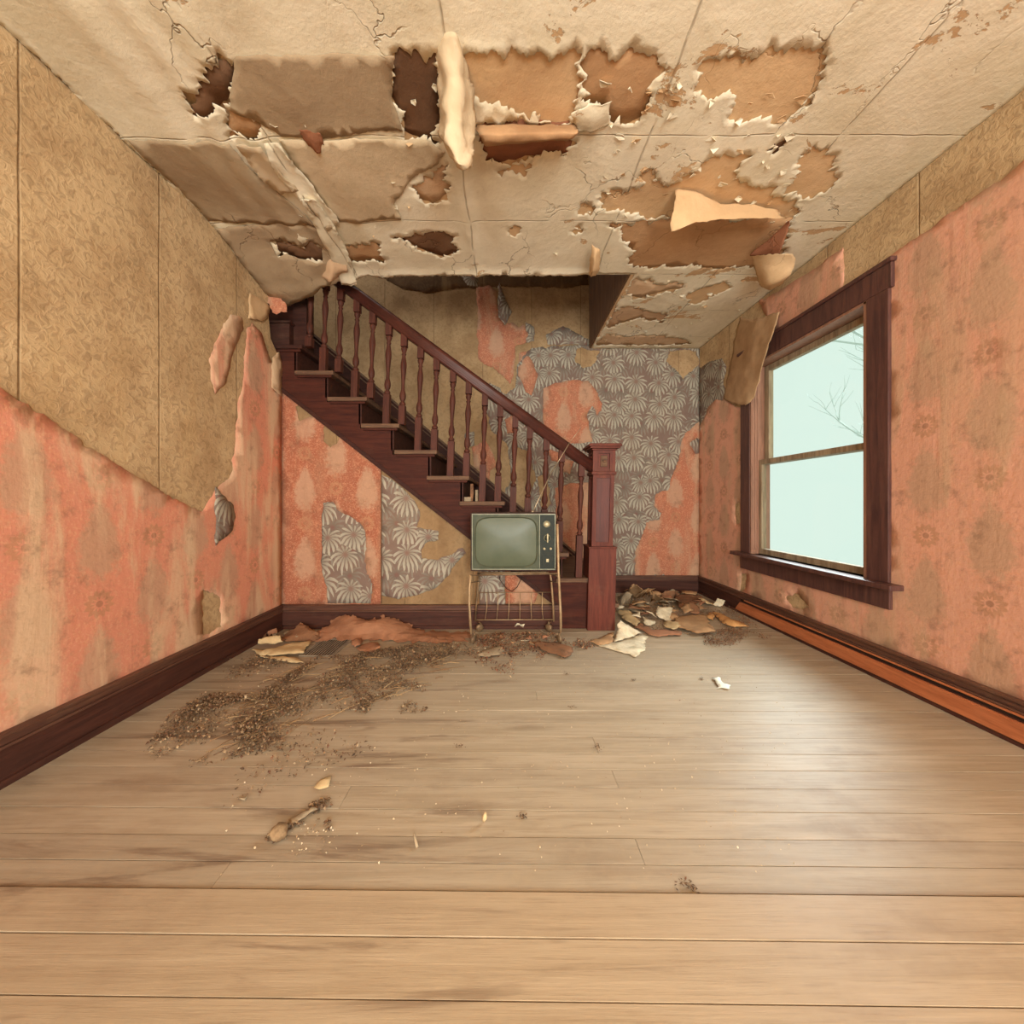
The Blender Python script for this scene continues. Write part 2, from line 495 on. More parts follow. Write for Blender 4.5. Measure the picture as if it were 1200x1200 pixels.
def m_plaster(name, c1, c2, c3, stain=0.5, cracks=0.5, seams=True, sc=1.0, peel=None):
    """old paint or paper on the ceiling"""
    t = NT(name)
    p = t.pos(); x = t.sep(p)
    n1 = t.noise(p, 2.4 * sc, 6, 0.62, 0.4)
    c = t.mix(t.step(n1, 0.36, 0.66), rgb(*c1), rgb(*c2))
    n2 = t.noise(t.vadd(p, (4, 2, 0)), 1.6 * sc, 7, 0.66, 0.8)
    c = t.mix(t.math('MULTIPLY', t.step(n2, 0.50, 0.70), stain), c, rgb(*c3))
    n3 = t.noise(p, 30, 4, 0.7)
    c = t.mix(t.math('MULTIPLY', t.step(n3, 0.58, 0.78), 0.25), c, rgb(c3[0] - 20, c3[1] - 20, c3[2] - 20))
    vo = t.n.new('ShaderNodeTexVoronoi'); vo.feature = 'DISTANCE_TO_EDGE'
    wv = t.noise(p, 5, 4, color=True)
    t.l.new(t.vadd(t.scale(p, 1.0, 0.7, 1), t.scale(wv, 0.35, 0.35, 0)), vo.inputs['Vector'])
    vo.inputs['Scale'].default_value = 3.4
    cr = t.math('MULTIPLY', t.math('SUBTRACT', 1.0, t.step(vo.outputs['Distance'], 0.0, 0.012)), t.step(t.noise(p, 1.9, 2), 0.52, 0.62))
    c = t.mix(t.math('MULTIPLY', cr, cracks), c, rgb(84, 62, 44))
    hgt = t.math('ADD', t.math('MULTIPLY', n3, 0.4), t.math('MULTIPLY', n1, 1.2))
    if peel:
        # the top coat is off in crisp-edged patches, mostly over the right half of the room
        pn = t.noise(t.vadd(t.scale(p, 1.0, 1.5, 1), (9, 1, 0)), 2.6, 9, 0.68, 0.3)
        gate = t.math('MULTIPLY_ADD', t.step(x[0], -0.2, 0.9), -0.085, 0.655)
        off = t.step(t.math('SUBTRACT', pn, gate), 0.0, 0.010)
        c = t.mix(off, c, t.mix(n1, rgb(*peel), rgb(peel[0] - 26, peel[1] - 28, peel[2] - 28)))
        rim = t.math('MULTIPLY', t.step(t.math('SUBTRACT', pn, gate), -0.018, 0.0), t.math('SUBTRACT', 1.0, off))
        c = t.mix(t.math('MULTIPLY', rim, 0.35), c, rgb(236, 224, 198))
        hgt = t.math('SUBTRACT', hgt, t.math('MULTIPLY', off, 0.7))
    hgt = t.math('SUBTRACT', hgt, t.math('MULTIPLY', cr, 0.8))
    if seams:
        wob = t.math('MULTIPLY', t.math('SUBTRACT', t.noise(p, 4, 3), 0.5), 0.03)
        fy = t.math('ABSOLUTE', t.math('SUBTRACT', t.math('FRACT', t.math('DIVIDE', t.math('ADD', t.math('ADD', x[1], wob), -1.22), 0.44)), 0.5))
        fx = t.math('ABSOLUTE', t.math('SUBTRACT', t.math('FRACT', t.math('DIVIDE', t.math('ADD', t.math('ADD', x[0], wob), 0.57), 0.75)), 0.5))
        sm = t.math('MAXIMUM', t.math('SUBTRACT', 1.0, t.step(fy, 0.0, 0.010)), t.math('SUBTRACT', 1.0, t.step(fx, 0.0, 0.007)))
        sm = t.math('MULTIPLY', sm, t.step(t.noise(p, 7, 3), 0.36, 0.5))
        c = t.mix(t.math('MULTIPLY', sm, 0.5), c, rgb(120, 94, 66))
        hgt = t.math('SUBTRACT', hgt, t.math('MULTIPLY', sm, 0.6))
    t.bump(hgt, 0.010, 0.6)
    return t.out(c, 0.9, 0, 0.1)

def m_wood(name, c1, c2, rough=0.45, axis=(1, 12, 12), dust=0.25, spec=0.35, sc=3.0):
    t = NT(name)
    p = t.pos()
    v = t.scale(p, *axis)
    g = t.noise(v, sc, 6, 0.6, 0.8)
    c = t.mix(t.step(g, 0.34, 0.68), rgb(*c1), rgb(*c2))
    f = t.noise(v, sc * 6, 3, 0.6)
    c = t.mix(t.math('MULTIPLY', t.step(f, 0.5, 0.75), 0.35), c, rgb(c2[0] * .6, c2[1] * .6, c2[2] * .6))
    d = t.noise(p, 9, 5, 0.7)
    c = t.mix(t.math('MULTIPLY', t.step(d, 0.5, 0.8), dust), c, rgb(138, 112, 88))
    t.bump(t.math('ADD', g, t.math('MULTIPLY', f, 0.4)), 0.002, 0.5)
    return t.out(c, t.math('MULTIPLY_ADD', d, 0.25, rough - 0.1), 0, spec)

def m_floor(name, c1, c2, c3):
    t = NT(name)
    p = t.pos(); r = t.objrand()
    v = t.vadd(t.scale(p, 0.9, 16, 1), t.vec(t.math('MULTIPLY', r, 37.0), t.math('MULTIPLY', r, 11.0), 0))
    g = t.noise(v, 2.2, 7, 0.62, 0.6)
    c = t.mix(t.step(g, 0.3, 0.7), rgb(*c1), rgb(*c2))
    c = t.mix(t.math('MULTIPLY_ADD', r, 0.5, 0.0), c, rgb(*c3))
    fine = t.noise(t.scale(p, 3, 90, 1), 2.0, 4, 0.7)
    c = t.mix(t.math('MULTIPLY', t.step(fine, 0.5, 0.72), 0.30), c, rgb(112, 88, 64))
    blot = t.noise(t.scale(p, 1.0, 2.2, 1), 1.5, 6, 0.65)
    c = t.mix(t.math('MULTIPLY', t.step(blot, 0.50, 0.72), 0.45), c, rgb(124, 100, 78))
    dust = t.noise(p, 26, 5, 0.75)
    c = t.mix(t.math('MULTIPLY', t.step(dust, 0.45, 0.75), 0.3), c, rgb(186, 164, 132))
    kn = t.noise(t.scale(p, 2.6, 13, 1), 1.7, 2, 0.5)
    c = t.mix(t.math('MULTIPLY', t.step(kn, 0.70, 0.80), 0.5), c, rgb(92, 66, 48))
    # long dark water stains soaked in along the boards, mostly on the left
    x = t.sep(p)
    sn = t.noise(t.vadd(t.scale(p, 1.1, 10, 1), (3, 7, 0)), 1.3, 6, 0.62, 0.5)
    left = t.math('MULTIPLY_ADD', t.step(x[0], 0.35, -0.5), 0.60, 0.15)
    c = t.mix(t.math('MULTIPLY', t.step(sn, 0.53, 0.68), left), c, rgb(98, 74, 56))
    c = t.mix(t.math('MULTIPLY', t.step(x[0], 0.2, -1.1), 0.28), c, rgb(122, 104, 86))  # smooth darkening towards the left: light falloff put into the plank colour
    t.bump(t.math('ADD', t.math('MULTIPLY', g, 0.6), t.math('MULTIPLY', fine, 0.4)), 0.002, 0.6)
    return t.out(c, t.math('MULTIPLY_ADD', blot, 0.25, 0.34), 0, 0.5)

def m_plain(name, c1, c2=None, rough=0.6, metal=0.0, spec=0.3, sc=20.0, coords='pos', bump=0.0):
    t = NT(name)
    c2 = c2 or tuple(x * 0.8 for x in c1)
    p = t.pos() if coords == 'pos' else t.objco()
    n = t.noise(p, sc, 5, 0.65)
    c = t.mix(t.step(n, 0.35, 0.7), rgb(*c1), rgb(*c2))
    if bump: t.bump(n, bump, 0.6)
    return t.out(c, rough, metal, spec)

def m_litter(name, cols, rough=0.85):
    t = NT(name)
    k = len(cols)
    c = t.ramp(t.island(), [(i / max(1, k - 1), rgb(*q)) for i, q in enumerate(cols)])
    return t.out(c, rough, 0, 0.15)

M = {}
M['damask_x'] = m_damask('orange_damask_paper_back', 'x', 0.4, (184, 112, 84))
M['damask_front'] = m_damask('orange_damask_paper_stair', 'x', 0.35, (168, 98, 72), (0.48, 0.66), (166, 128, 100))  # same paper, darker: weaker light under the stairs put into the colour
M['damask_y'] = m_damask('orange_damask_paper_right', 'y', 0.6, (224, 160, 132))  # same paper, lighter: light on the right wall put into the colour
M['damask_left'] = m_damask('orange_damask_paper_left', 'y', 0.75, (220, 142, 114), (0.45, 0.62), (216, 186, 152))  # same paper, also lightened: left wall's light level put into the colour
M['floral_x'] = m_floral('grey_floral_paper_back', 'x')
M['floral_y'] = m_floral('grey_floral_paper_side', 'y')
M['tan_x'] = m_tan('tan_backing_paper_back', 'x')
M['tan_y'] = m_tan('tan_backing_paper_side', 'y', (204, 176, 136), (178, 148, 110))
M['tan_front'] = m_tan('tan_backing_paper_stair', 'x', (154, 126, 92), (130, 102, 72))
M['cream'] = m_plaster('cream_ceiling_paint', (232, 220, 194), (216, 202, 172), (186, 166, 136), peel=(206, 172, 132))
M['ochre'] = m_plaster('ochre_ceiling_paper', (216, 182, 140), (202, 166, 124), (170, 132, 96), 0.5, 0.25, False)
M['brown_paper'] = m_plaster('brown_stained_paper', (194, 154, 114), (176, 136, 98), (142, 106, 74), 0.6, 0.3, False)
M['brown_dark'] = m_plaster('dark_brown_board', (122, 90, 66), (102, 74, 54), (78, 56, 42), 0.7, 0.2, False)
M['rust'] = m_plaster('rust_brown_board', (152, 102, 74), (134, 86, 62), (108, 68, 50), 0.5, 0.1, False)
M['pink_tan'] = m_plaster('pinkish_tan_plaster', (206, 174, 140), (188, 154, 120), (160, 126, 96), 0.5, 0.3, False)
M['dark_wood'] = m_wood('dark_red_brown_wood', (70, 40, 32), (54, 30, 25), 0.6, dust=0.10, spec=0.15)
M['stringer_wood'] = m_wood('stringer_wood', (78, 40, 30), (60, 31, 25), 0.6, dust=0.06, spec=0.12)
M['red_wood'] = m_wood('red_brown_varnished_wood', (110, 56, 43), (88, 44, 35), 0.5, (12, 12, 1), dust=0.16, spec=0.2)
M['panel_wood'] = m_wood('newel_panel_wood', (96, 48, 40), (78, 39, 33), 0.5, (12, 12, 1), dust=0.14)
M['rail_wood'] = m_wood('handrail_wood', (80, 40, 31), (62, 31, 25), 0.40, (2, 12, 2), dust=0.08)
M['bal_wood'] = m_wood('baluster_wood', (88, 48, 37), (68, 37, 29), 0.55, (12, 12, 1), dust=0.10, spec=0.18)
M['tread_wood'] = m_wood('dusty_tread_wood', (112, 84, 62), (84, 58, 44), 0.7, dust=0.4)
M['base_wood'] = m_wood('baseboard_wood', (84, 50, 40), (64, 38, 31), 0.55, (1, 1, 14), dust=0.10, spec=0.2)
M['base_top'] = m_wood('baseboard_moulding_wood', (104, 70, 54), (80, 50, 40), 0.45, (1, 1, 14), dust=0.25)
M['orange_wood'] = m_wood('bare_orange_wood', (200, 122, 78), (174, 100, 62), 0.55, (10, 1, 10), dust=0.15)
M['casing_wood'] = m_wood('window_casing_wood', (100, 66, 58), (76, 50, 47), 0.4, (12, 12, 1), dust=0.14)  # darker than the jamb: its backlit shade is put into the colour
M['jamb_wood'] = m_wood('window_jamb_wood', (160, 116, 94), (136, 98, 78), 0.45, (12, 12, 1), dust=0.15)  # lighter than the casing: window light put into the colour
M['sash_wood'] = m_wood('weathered_sash_wood', (172, 152, 124), (130, 110, 86), 0.7, (12, 12, 1), dust=0.3)
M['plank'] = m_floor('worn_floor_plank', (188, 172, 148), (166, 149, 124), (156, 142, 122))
M['plank_light'] = m_floor('lighter_floor_plank', (186, 166, 138), (168, 147, 119), (176, 155, 128))
M['gap'] = m_plain('dirt_between_planks', (52, 38, 28), (34, 24, 18), 0.95)
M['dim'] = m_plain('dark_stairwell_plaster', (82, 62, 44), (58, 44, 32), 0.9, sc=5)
M['rear'] = m_plain('rear_wall_plaster', (176, 148, 112), (156, 126, 92), 0.9, sc=4)
M['shaft'] = m_wood('stairwell_panel_wood', (112, 80, 52), (84, 58, 40), 0.7, (14, 14, 1), dust=0.1)

# ------------------------------------------------------------------ floor: every plank its own piece
floor = put('floor', box_bm(XL - 0.8, XR + 0.1, -2.6, DB + 0.1, -0.14, -0.022), M['gap'], kind='structure')
py_edges = [0.862, 0.930, 1.012, 1.094, 1.168, 1.243]
y = 0.800
edges = [y] + py_edges
while edges[-1] < DB: edges.append(edges[-1] + R.choice([0.078, 0.081, 0.084, 0.087]))
edges[-1] = DB
def plank(y0, y1, x0, x1, top, mat):
    bm = bmesh.new()
    g = 0.0011
    bx(bm, x0, x1, y0 + g, y1 - g, -0.022, top, 0.0005)
    for v in bm.verts:
        v.co.y += (-0.0095) * v.co.x * min(1.0, max(0.0, (2.2 - v.co.y) / 1.0))
        v.co.z += 0.0004 * nz(v.co.x * 2.0, y0 * 9.0)
    return put('plank', bm, mat, floor)
for a, b in zip(edges[:-1], edges[1:]):
    j = R.random()
    cuts = [XL - 0.01, XR]
    if j < 0.40: cuts = [XL - 0.01, R.uniform(-0.9, 1.2), XR]
    for x0, x1 in zip(cuts[:-1], cuts[1:]):
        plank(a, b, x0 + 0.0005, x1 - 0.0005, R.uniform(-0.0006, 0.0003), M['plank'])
# the nearer room's floor: a lighter threshold board standing proud, then the boards under the camera
yy = [0.800, 0.712, 0.622, 0.53, 0.44, 0.35, 0.26]
for k in range(len(yy) - 1):
    plank(yy[k + 1], yy[k] - (0.004 if k == 0 else 0), XL - 0.01, XR, 0.005 if k == 0 else 0.0035, M['plank_light'])
plank(-2.5, 0.26, XL - 0.01, XR, 0.003, M['plank_light'])

# ------------------------------------------------------------------ ceiling and its layers
bm = bmesh.new()
bx(bm, XL - 0.8, XR + 0.1, -2.6, DE, H, H + 0.10)
bx(bm, 0.78, XR + 0.1, DE, DB + 0.1, H, H + 0.10)
ceiling = put('ceiling', bm, M['ochre'], kind='structure')

def C(*pp): return [cl(a, b) for a, b in pp]
def cplane(px, py): return cl(px, py)
h_holes = {
    'ochre_top': C((546, 60), (682, 60), (673, 128), (668, 142), (640, 140), (628, 128), (612, 130), (596, 128), (575, 118), (552, 108), (546, 95)),
    'ochre_top_mid': C((685, 60), (772, 60), (768, 112), (752, 132), (736, 141), (716, 140), (704, 122), (690, 122), (678, 118)),
    'ochre_top_right': C((822, 70), (960, 55), (952, 122), (930, 133), (905, 143), (886, 136), (862, 136), (856, 124), (862, 112), (848, 106), (826, 108), (818, 98)),
    'ochre_big': C((702, 240), (704, 226), (718, 222), (728, 228), (752, 222), (757, 203), (770, 206), (776, 218), (790, 214), (806, 202), (830, 186), (852, 178), (872, 178), (866, 196), (858, 210), (880, 217), (902, 218), (918, 228), (932, 238), (934, 250), (915, 260), (860, 254), (800, 256), (750, 252), (720, 246)),
    'brown_big': C((715, 262), (752, 258), (800, 258), (870, 256), (926, 258), (914, 298), (900, 314), (878, 310), (846, 313), (800, 310), (742, 312), (738, 302), (746, 292), (730, 284), (728, 272)),
    'patch_mid': C((481, 217), (496, 203), (512, 194), (526, 190), (524, 204), (528, 220), (516, 232), (508, 237), (494, 231), (484, 224)),
    'brown_mid': C((460, 277), (482, 276), (504, 271), (524, 272), (532, 284), (538, 292), (530, 296), (520, 300), (503, 294), (482, 284)),
    'brown_left_b': C((404, 286), (420, 284), (438, 280), (446, 292), (452, 302), (436, 301), (420, 305), (404, 302)),
    'brown_left_a': C((316, 273), (338, 276), (352, 281), (364, 276), (378, 286), (378, 298), (364, 296), (350, 292), (336, 285), (326, 288)),
    'hole_dark': C((463, 60), (511, 60), (515, 110), (514, 140), (516, 168), (500, 164), (484, 156), (474, 150), (472, 132), (466, 122), (460, 112), (464, 100)),
    'rust_strip': C((556, 144), (600, 142), (640, 143), (676, 142), (668, 156), (664, 172), (664, 182), (648, 178), (630, 180), (605, 186), (575, 190), (568, 186), (566, 172), (560, 165)),
    'left_top': C((240, 70), (276, 70), (274, 98), (266, 112), (250, 126), (225, 130)),
    'left_top_b': C((268, 124), (284, 128), (302, 136), (308, 152), (292, 157), (268, 156)),
    'thin_slit': C((896, 176), (908, 165), (923, 164), (912, 176), (902, 182)),
    'right_far': C((936, 180), (952, 170), (975, 170), (975, 220), (950, 226), (928, 228), (922, 218), (938, 205)),
    'gap_b': C((622, 190), (609, 189), (583, 200), (584, 202), (608, 201), (620, 200)),
    'soffit_a': C((742, 328), (750, 327), (768, 332), (790, 330), (800, 336), (770, 342), (752, 348), (733, 344)),
    'soffit_b': C((722, 362), (736, 358), (760, 364), (782, 366), (776, 378), (748, 372), (728, 378), (714, 384), (712, 376)),
    'soffit_c': C((704, 396), (712, 391), (740, 393), (774, 392), (800, 396), (810, 402), (780, 404), (730, 404), (699, 404)),
    'soffit_d': C((806, 344), (832, 334), (856, 330), (846, 342), (824, 352), (806, 358)),
    'speck_a': C((598, 268), (606, 264), (608, 272), (600, 274)),
    'speck_b': C((672, 266), (680, 262), (681, 272), (674, 274)),
    'speck_c': C((680, 244), (690, 240), (694, 248), (684, 251)),
}
def smooth(a, b, x):
    t = min(1.0, max(0.0, (x - a) / (b - a))); return t * t * (3 - 2 * t)
def droop(u, v):
    """loose ceiling paper sagging at the left end of the stairwell opening and rippling along its laps"""
    n = 0.105 * smooth(-0.85, -1.50, u) * smooth(1.75, 2.316, v)
    left = smooth(-0.35, -0.8, u)
    for c, a, w in ((-1.26, 0.020, 0.05), (-1.12, 0.030, 0.035), (-0.98, 0.026, 0.04), (-0.74, 0.010, 0.05)):
        q = u - c - 0.04 * nz(v * 2.3, c * 5)
        n += left * a * math.exp(-(q / w) ** 2) * (0.4 + 0.6 * abs(nz(v * 1.7 + c * 9, 3.0)))
    n += 0.010 * left * (0.5 + fr(u * 2.4, v * 2.4, 5.0, 3))
    q = u + 0.20 - 0.02 * nz(v * 5, 1.0)
    n += 0.014 * math.exp(-(q / 0.025) ** 2) * smooth(1.5, 1.8, v)
    n += 0.012 * smooth(0.06, 0.0, DE - v) * smooth(0.6, 0.4, u)
    return n
outer_c = [(XL, 0.62), (XR, 0.62), (XR, DB), (0.785, DB), (0.80, DE), (XL, DE)]
torn_layer('paint_layer', 'ceil', outer_c, list(h_holes.values()), M['cream'], ceiling, n0=0.0018, amp=0.010, hole_amp=0.024, keep=(0, 1, 2), g=0.026,
           curl=0.0055, curl_r=0.022, bulge=0.005, seed=2.0, thick=0.0010, extra=droop, step=0.006, label='peeling cream ceiling paint')
def grow(poly, k):
    P = np.array(poly); c = P.mean(0); return [tuple(c + (p - c) * k) for p in P]
for nm, key, mt in (('bare_board', 'hole_dark', 'brown_dark'), ('bare_board', 'rust_strip', 'rust'), ('stained_paper', 'brown_big', 'brown_paper'),
                    ('stained_paper', 'brown_mid', 'brown_dark'), ('stained_paper', 'brown_left_a', 'brown_dark'), ('stained_paper', 'brown_left_b', 'brown_paper'),
                    ('stained_paper', 'patch_mid', 'pink_tan'), ('stained_paper', 'left_top', 'brown_dark'), ('stained_paper', 'left_top_b', 'brown_paper'),
                    ('stained_paper', 'thin_slit', 'brown_dark'), ('stained_paper', 'soffit_a', 'pink_tan'), ('stained_paper', 'soffit_b', 'pink_tan'),
                    ('stained_paper', 'soffit_c', 'pink_tan'), ('stained_paper', 'ochre_top_mid', 'brown_paper')):
    ex = droop if key in ('brown_left_a', 'brown_left_b', 'left_top', 'left_top_b', 'brown_mid') else None
    torn_layer(nm, 'ceil', [(max(u, 0.80) if v > DE else u, v) for u, v in grow(h_holes[key], 1.08)], [], M[mt], ceiling, n0=0.0007, amp=0.006, g=0.05, curl=0, bulge=0.0008, seed=5.5, thick=0.0004, extra=ex)

# laps of lining paper; mostly greyer colours darken the left half of the ceiling
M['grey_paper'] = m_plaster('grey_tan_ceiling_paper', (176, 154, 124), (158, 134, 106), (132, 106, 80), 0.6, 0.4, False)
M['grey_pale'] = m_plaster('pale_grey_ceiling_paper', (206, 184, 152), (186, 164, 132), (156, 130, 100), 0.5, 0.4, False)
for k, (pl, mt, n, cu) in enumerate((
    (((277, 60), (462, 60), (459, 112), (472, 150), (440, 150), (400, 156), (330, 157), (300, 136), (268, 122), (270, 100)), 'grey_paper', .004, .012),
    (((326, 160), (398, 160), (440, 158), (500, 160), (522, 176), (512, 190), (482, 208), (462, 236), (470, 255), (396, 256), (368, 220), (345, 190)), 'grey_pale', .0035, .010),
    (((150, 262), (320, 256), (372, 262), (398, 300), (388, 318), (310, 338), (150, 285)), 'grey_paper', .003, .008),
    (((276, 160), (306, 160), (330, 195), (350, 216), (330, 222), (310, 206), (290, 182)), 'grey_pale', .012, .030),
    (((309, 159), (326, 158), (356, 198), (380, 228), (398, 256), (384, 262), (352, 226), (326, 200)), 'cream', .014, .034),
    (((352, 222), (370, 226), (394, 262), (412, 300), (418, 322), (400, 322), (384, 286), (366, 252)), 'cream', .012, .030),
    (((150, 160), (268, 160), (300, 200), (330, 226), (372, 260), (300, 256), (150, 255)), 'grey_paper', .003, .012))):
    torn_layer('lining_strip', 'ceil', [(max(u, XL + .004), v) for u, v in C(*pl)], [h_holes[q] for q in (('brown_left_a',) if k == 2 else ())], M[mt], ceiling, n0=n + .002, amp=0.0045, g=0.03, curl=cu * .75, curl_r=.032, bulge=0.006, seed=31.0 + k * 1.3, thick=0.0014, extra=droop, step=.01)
# hanging strips and flaps of ceiling paper
def hang(pts): return [at(*p) for p in pts]
loft('hanging_strip', [
    hang([(504, 40, 1.16), (524, 40, 1.13), (536, 40, 1.12), (546, 40, 1.16)]),
    hang([(512, 87, 1.235), (524, 90, 1.19), (536, 90, 1.185), (549, 88, 1.235)]),
    hang([(515, 120, 1.30), (522, 124, 1.22), (538, 124, 1.22), (556, 118, 1.29)]),
    hang([(516, 150, 1.33), (522, 155, 1.24), (540, 155, 1.25), (558, 146, 1.33)]),
    hang([(522, 172, 1.33), (528, 176, 1.26), (542, 176, 1.27), (556, 168, 1.34)]),
    hang([(532, 190, 1.33), (538, 194, 1.28), (546, 193, 1.28), (553, 184, 1.33)]),
    hang([(543, 199, 1.33), (546, 200, 1.31), (549, 200, 1.31), (553, 197, 1.33)]),
], M['grey_pale'], ceiling, label='long curled strip of cream paper hanging down', noise_amp=.014, rag=.007, nf=17)
loft('rolled_flap', [
    hang([(560, 147, 1.395), (600, 145, 1.39), (640, 146, 1.395), (674, 146, 1.395)]),
    hang([(558, 152, 1.38), (600, 150, 1.37), (640, 151, 1.375), (676, 150, 1.38)]),
    hang([(562, 158, 1.375), (600, 157, 1.36), (640, 156, 1.365), (676, 156, 1.37)]),
    hang([(566, 168, 1.40), (600, 166, 1.385), (640, 164, 1.385), (668, 163, 1.39)]),
    hang([(570, 171, 1.445), (600, 169, 1.43), (640, 166, 1.43), (664, 165, 1.42)]),
], M['brown_paper'], ceiling, label='rolled brown paper flap')
loft('loose_flap', [
    hang([(793, 222, 1.688), (818, 226, 1.70), (845, 238, 1.75), (880, 240, 1.77), (912, 246, 1.80)]),
    hang([(790, 240, 1.69), (815, 240, 1.70), (842, 247, 1.74), (878, 247, 1.765), (914, 250, 1.80)]),
    hang([(786, 256, 1.70), (812, 254, 1.70), (840, 254, 1.735), (876, 253, 1.76), (918, 253, 1.80)]),
    hang([(786, 272, 1.72), (811, 262, 1.70), (838, 258, 1.735), (874, 256, 1.76), (922, 256, 1.80)]),
], M['ochre'], ceiling, label='ochre paper flap hanging loose')
loft('loose_flap', [
    hang([(694, 286, 2.02), (699, 290, 2.03), (703, 292, 2.04)]),
    hang([(692, 300, 2.09), (697, 304, 2.07), (703, 303, 2.12)]),
    hang([(691, 314, 2.19), (695, 317, 2.15), (702, 316, 2.22)]),
    hang([(690, 322, 2.27), (693, 324, 2.24), (698, 322, 2.29)]),
], M['ochre'], ceiling, label='narrow upright torn flap')
loft('loose_flap', [
    hang([(904, 285, 1.98), (920, 262, 1.87), (926, 258, 1.83)]),
    hang([(886, 292, 2.03), (905, 278, 1.93), (924, 268, 1.85)]),
    hang([(879, 298, 2.06), (900, 292, 1.97), (918, 285, 1.89)]),
    hang([(882, 300, 2.06), (900, 298, 1.99), (914, 297, 1.94)]),
], M['rust'], ceiling, label='dark rust brown folded flap')
loft('loose_flap', [
    hang([(880, 300, 2.10), (900, 296, 2.06), (930, 298, 2.05)]),
    hang([(884, 312, 2.18), (902, 312, 2.13), (932, 308, 2.10)]),
    hang([(888, 326, 2.28), (900, 334, 2.23), (926, 322, 2.15)]),
    hang([(892, 336, 2.37), (902, 340, 2.35), (918, 332, 2.26)]),
], M['ochre'], ceiling, label='drooping ochre paper in the wall corner')
loft('loose_flap', [
    hang([(376, 302, 2.13), (392, 300, 2.12), (404, 306, 2.16)]),
    hang([(374, 314, 2.20), (390, 312, 2.16), (408, 318, 2.22)]),
    hang([(374, 322, 2.25), (388, 326, 2.22), (400, 320, 2.26)]),
    hang([(380, 325, 2.27), (387, 331, 2.25), (394, 326, 2.27)]),
], M['pink_tan'], ceiling, label='drooping flap over the handrail')
loft('loose_flap', [
    hang([(350, 152, 1.41), (362, 154, 1.41), (376, 157, 1.42)]),
    hang([(356, 164, 1.45), (366, 166, 1.44), (378, 168, 1.455)]),
    hang([(368, 178, 1.50), (373, 180, 1.49), (380, 176, 1.50)]),
], M['rust'], ceiling, label='small brown torn point')
loft('loose_flap', [
    hang([(669, 132, 1.345), (690, 122, 1.32), (718, 120, 1.31)]),
    hang([(673, 144, 1.385), (694, 140, 1.36), (714, 132, 1.345)]),
    hang([(676, 154, 1.42), (696, 153, 1.41), (716, 146, 1.40)]),
], M['cream'], ceiling, label='turned back cream flap')
def flake(px, py, r, mat, a, lift=0.02):
    """a small chip of paint curling off the ceiling: an uneven fan of four or five corners"""
    d = (H - EYE) * F / (CY - py); c = at(px, py, d)
    k = RF.choice([4, 5, 5, 6]); vs = [(0, 0, -0.004 - lift * .25)]
    for i in range(k):
        t = a + i * 2 * math.pi / k + RF.uniform(-.4, .4); q = r * RF.uniform(.45, 1.2)
        x, yv = q * math.cos(t), q * .7 * math.sin(t)
        tip = max(0.0, math.cos(t - a)) ** 2
        vs.append((x, yv, -0.005 - lift * tip - RF.uniform(0, .004)))
    me = mesh_from(vs, [(0, i + 1, (i + 1) % k + 1) for i in range(k)])
    o = put('paint_flake', me, mat, ceiling, loc=(c.x, c.y, H))
    m = o.modifiers.new('thickness', 'SOLIDIFY'); m.thickness = 0.0012
RF = random.Random(31)
for k in range(95):
    q = RF.random()
    if q < .55: px, py = RF.uniform(700, 940), RF.uniform(95, 255)
    elif q < .8:
        py = RF.uniform(322, 398); px = RF.uniform(752 - (py - 320) * .667, 890)
    else: px, py = RF.uniform(265, 700), RF.uniform(95, 318)
    d = (H - EYE) * F / (CY - py)
    flake(px, py, RF.uniform(.008, .026), M['cream'] if RF.random() < .7 else M['ochre'], RF.uniform(0, 6.28), RF.uniform(.004, .018))

# ------------------------------------------------------------------ walls
# back wall, rising past the ceiling into the stairwell
bm = bmesh.new(); bx(bm, -2.4, XR + 0.12, DB, DB + 0.12, -0.1, 4.2)
wall_back = put('wall_back', bm, M['tan_x'], kind='structure')
# right wall with the window opening
WY0, WY1, WZ0, WZ1 = 1.82, 2.70, 0.47, 1.85
bm = bmesh.new()
for a, b, c, d in ((-2.6, WY0, -0.1, H + 0.1), (WY1, DB + 0.12, -0.1, H + 0.1), (WY0, WY1, -0.1, WZ0), (WY0, WY1, WZ1, H + 0.1)):
    bx(bm, XR, XR + 0.12, a, b, c, d)
wall_right = put('wall_right', bm, M['tan_y'], kind='structure')
# left wall; its far end is broken away above the first steps
bm = bmesh.new()
prism(bm, [(-2.6, -0.1), (DF, -0.1), (DF, 1.78), (2.40, 1.86), (2.36, 1.90), (2.335, 2.06), (2.33, H + 0.1), (-2.6, H + 0.1)], 'left', 0.0, -0.06)
wall_left = put('wall_left', bm, M['tan_y'], kind='structure')
# wall under the stairs
def sl(x): return 457 + 0.783 * (x - 329.5)
bm = bmesh.new()
prism(bm, [fw(300, sl(300) - 12), fw(662, sl(662) - 12), fw(662, 742), fw(300, 742)], 'front', 0.0, -0.05)
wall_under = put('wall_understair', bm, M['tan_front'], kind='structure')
# rear wall with two window openings
bm = bmesh.new()
xs = [XL - 0.1, -1.25, -0.25, 0.45, 1.45, XR + 0.1]
for a, b in ((xs[0], xs[1]), (xs[2], xs[3]), (xs[4], xs[5])): bx(bm, a, b, -2.62, -2.5, -0.1, H + 0.1)
for a, b in ((xs[1], xs[2]), (xs[3], xs[4])):
    bx(bm, a, b, -2.62, -2.5, -0.1, 0.5); bx(bm, a, b, -2.62, -2.5, 2.0, H + 0.1)
put('wall_rear', bm, M['rear'], kind='structure')
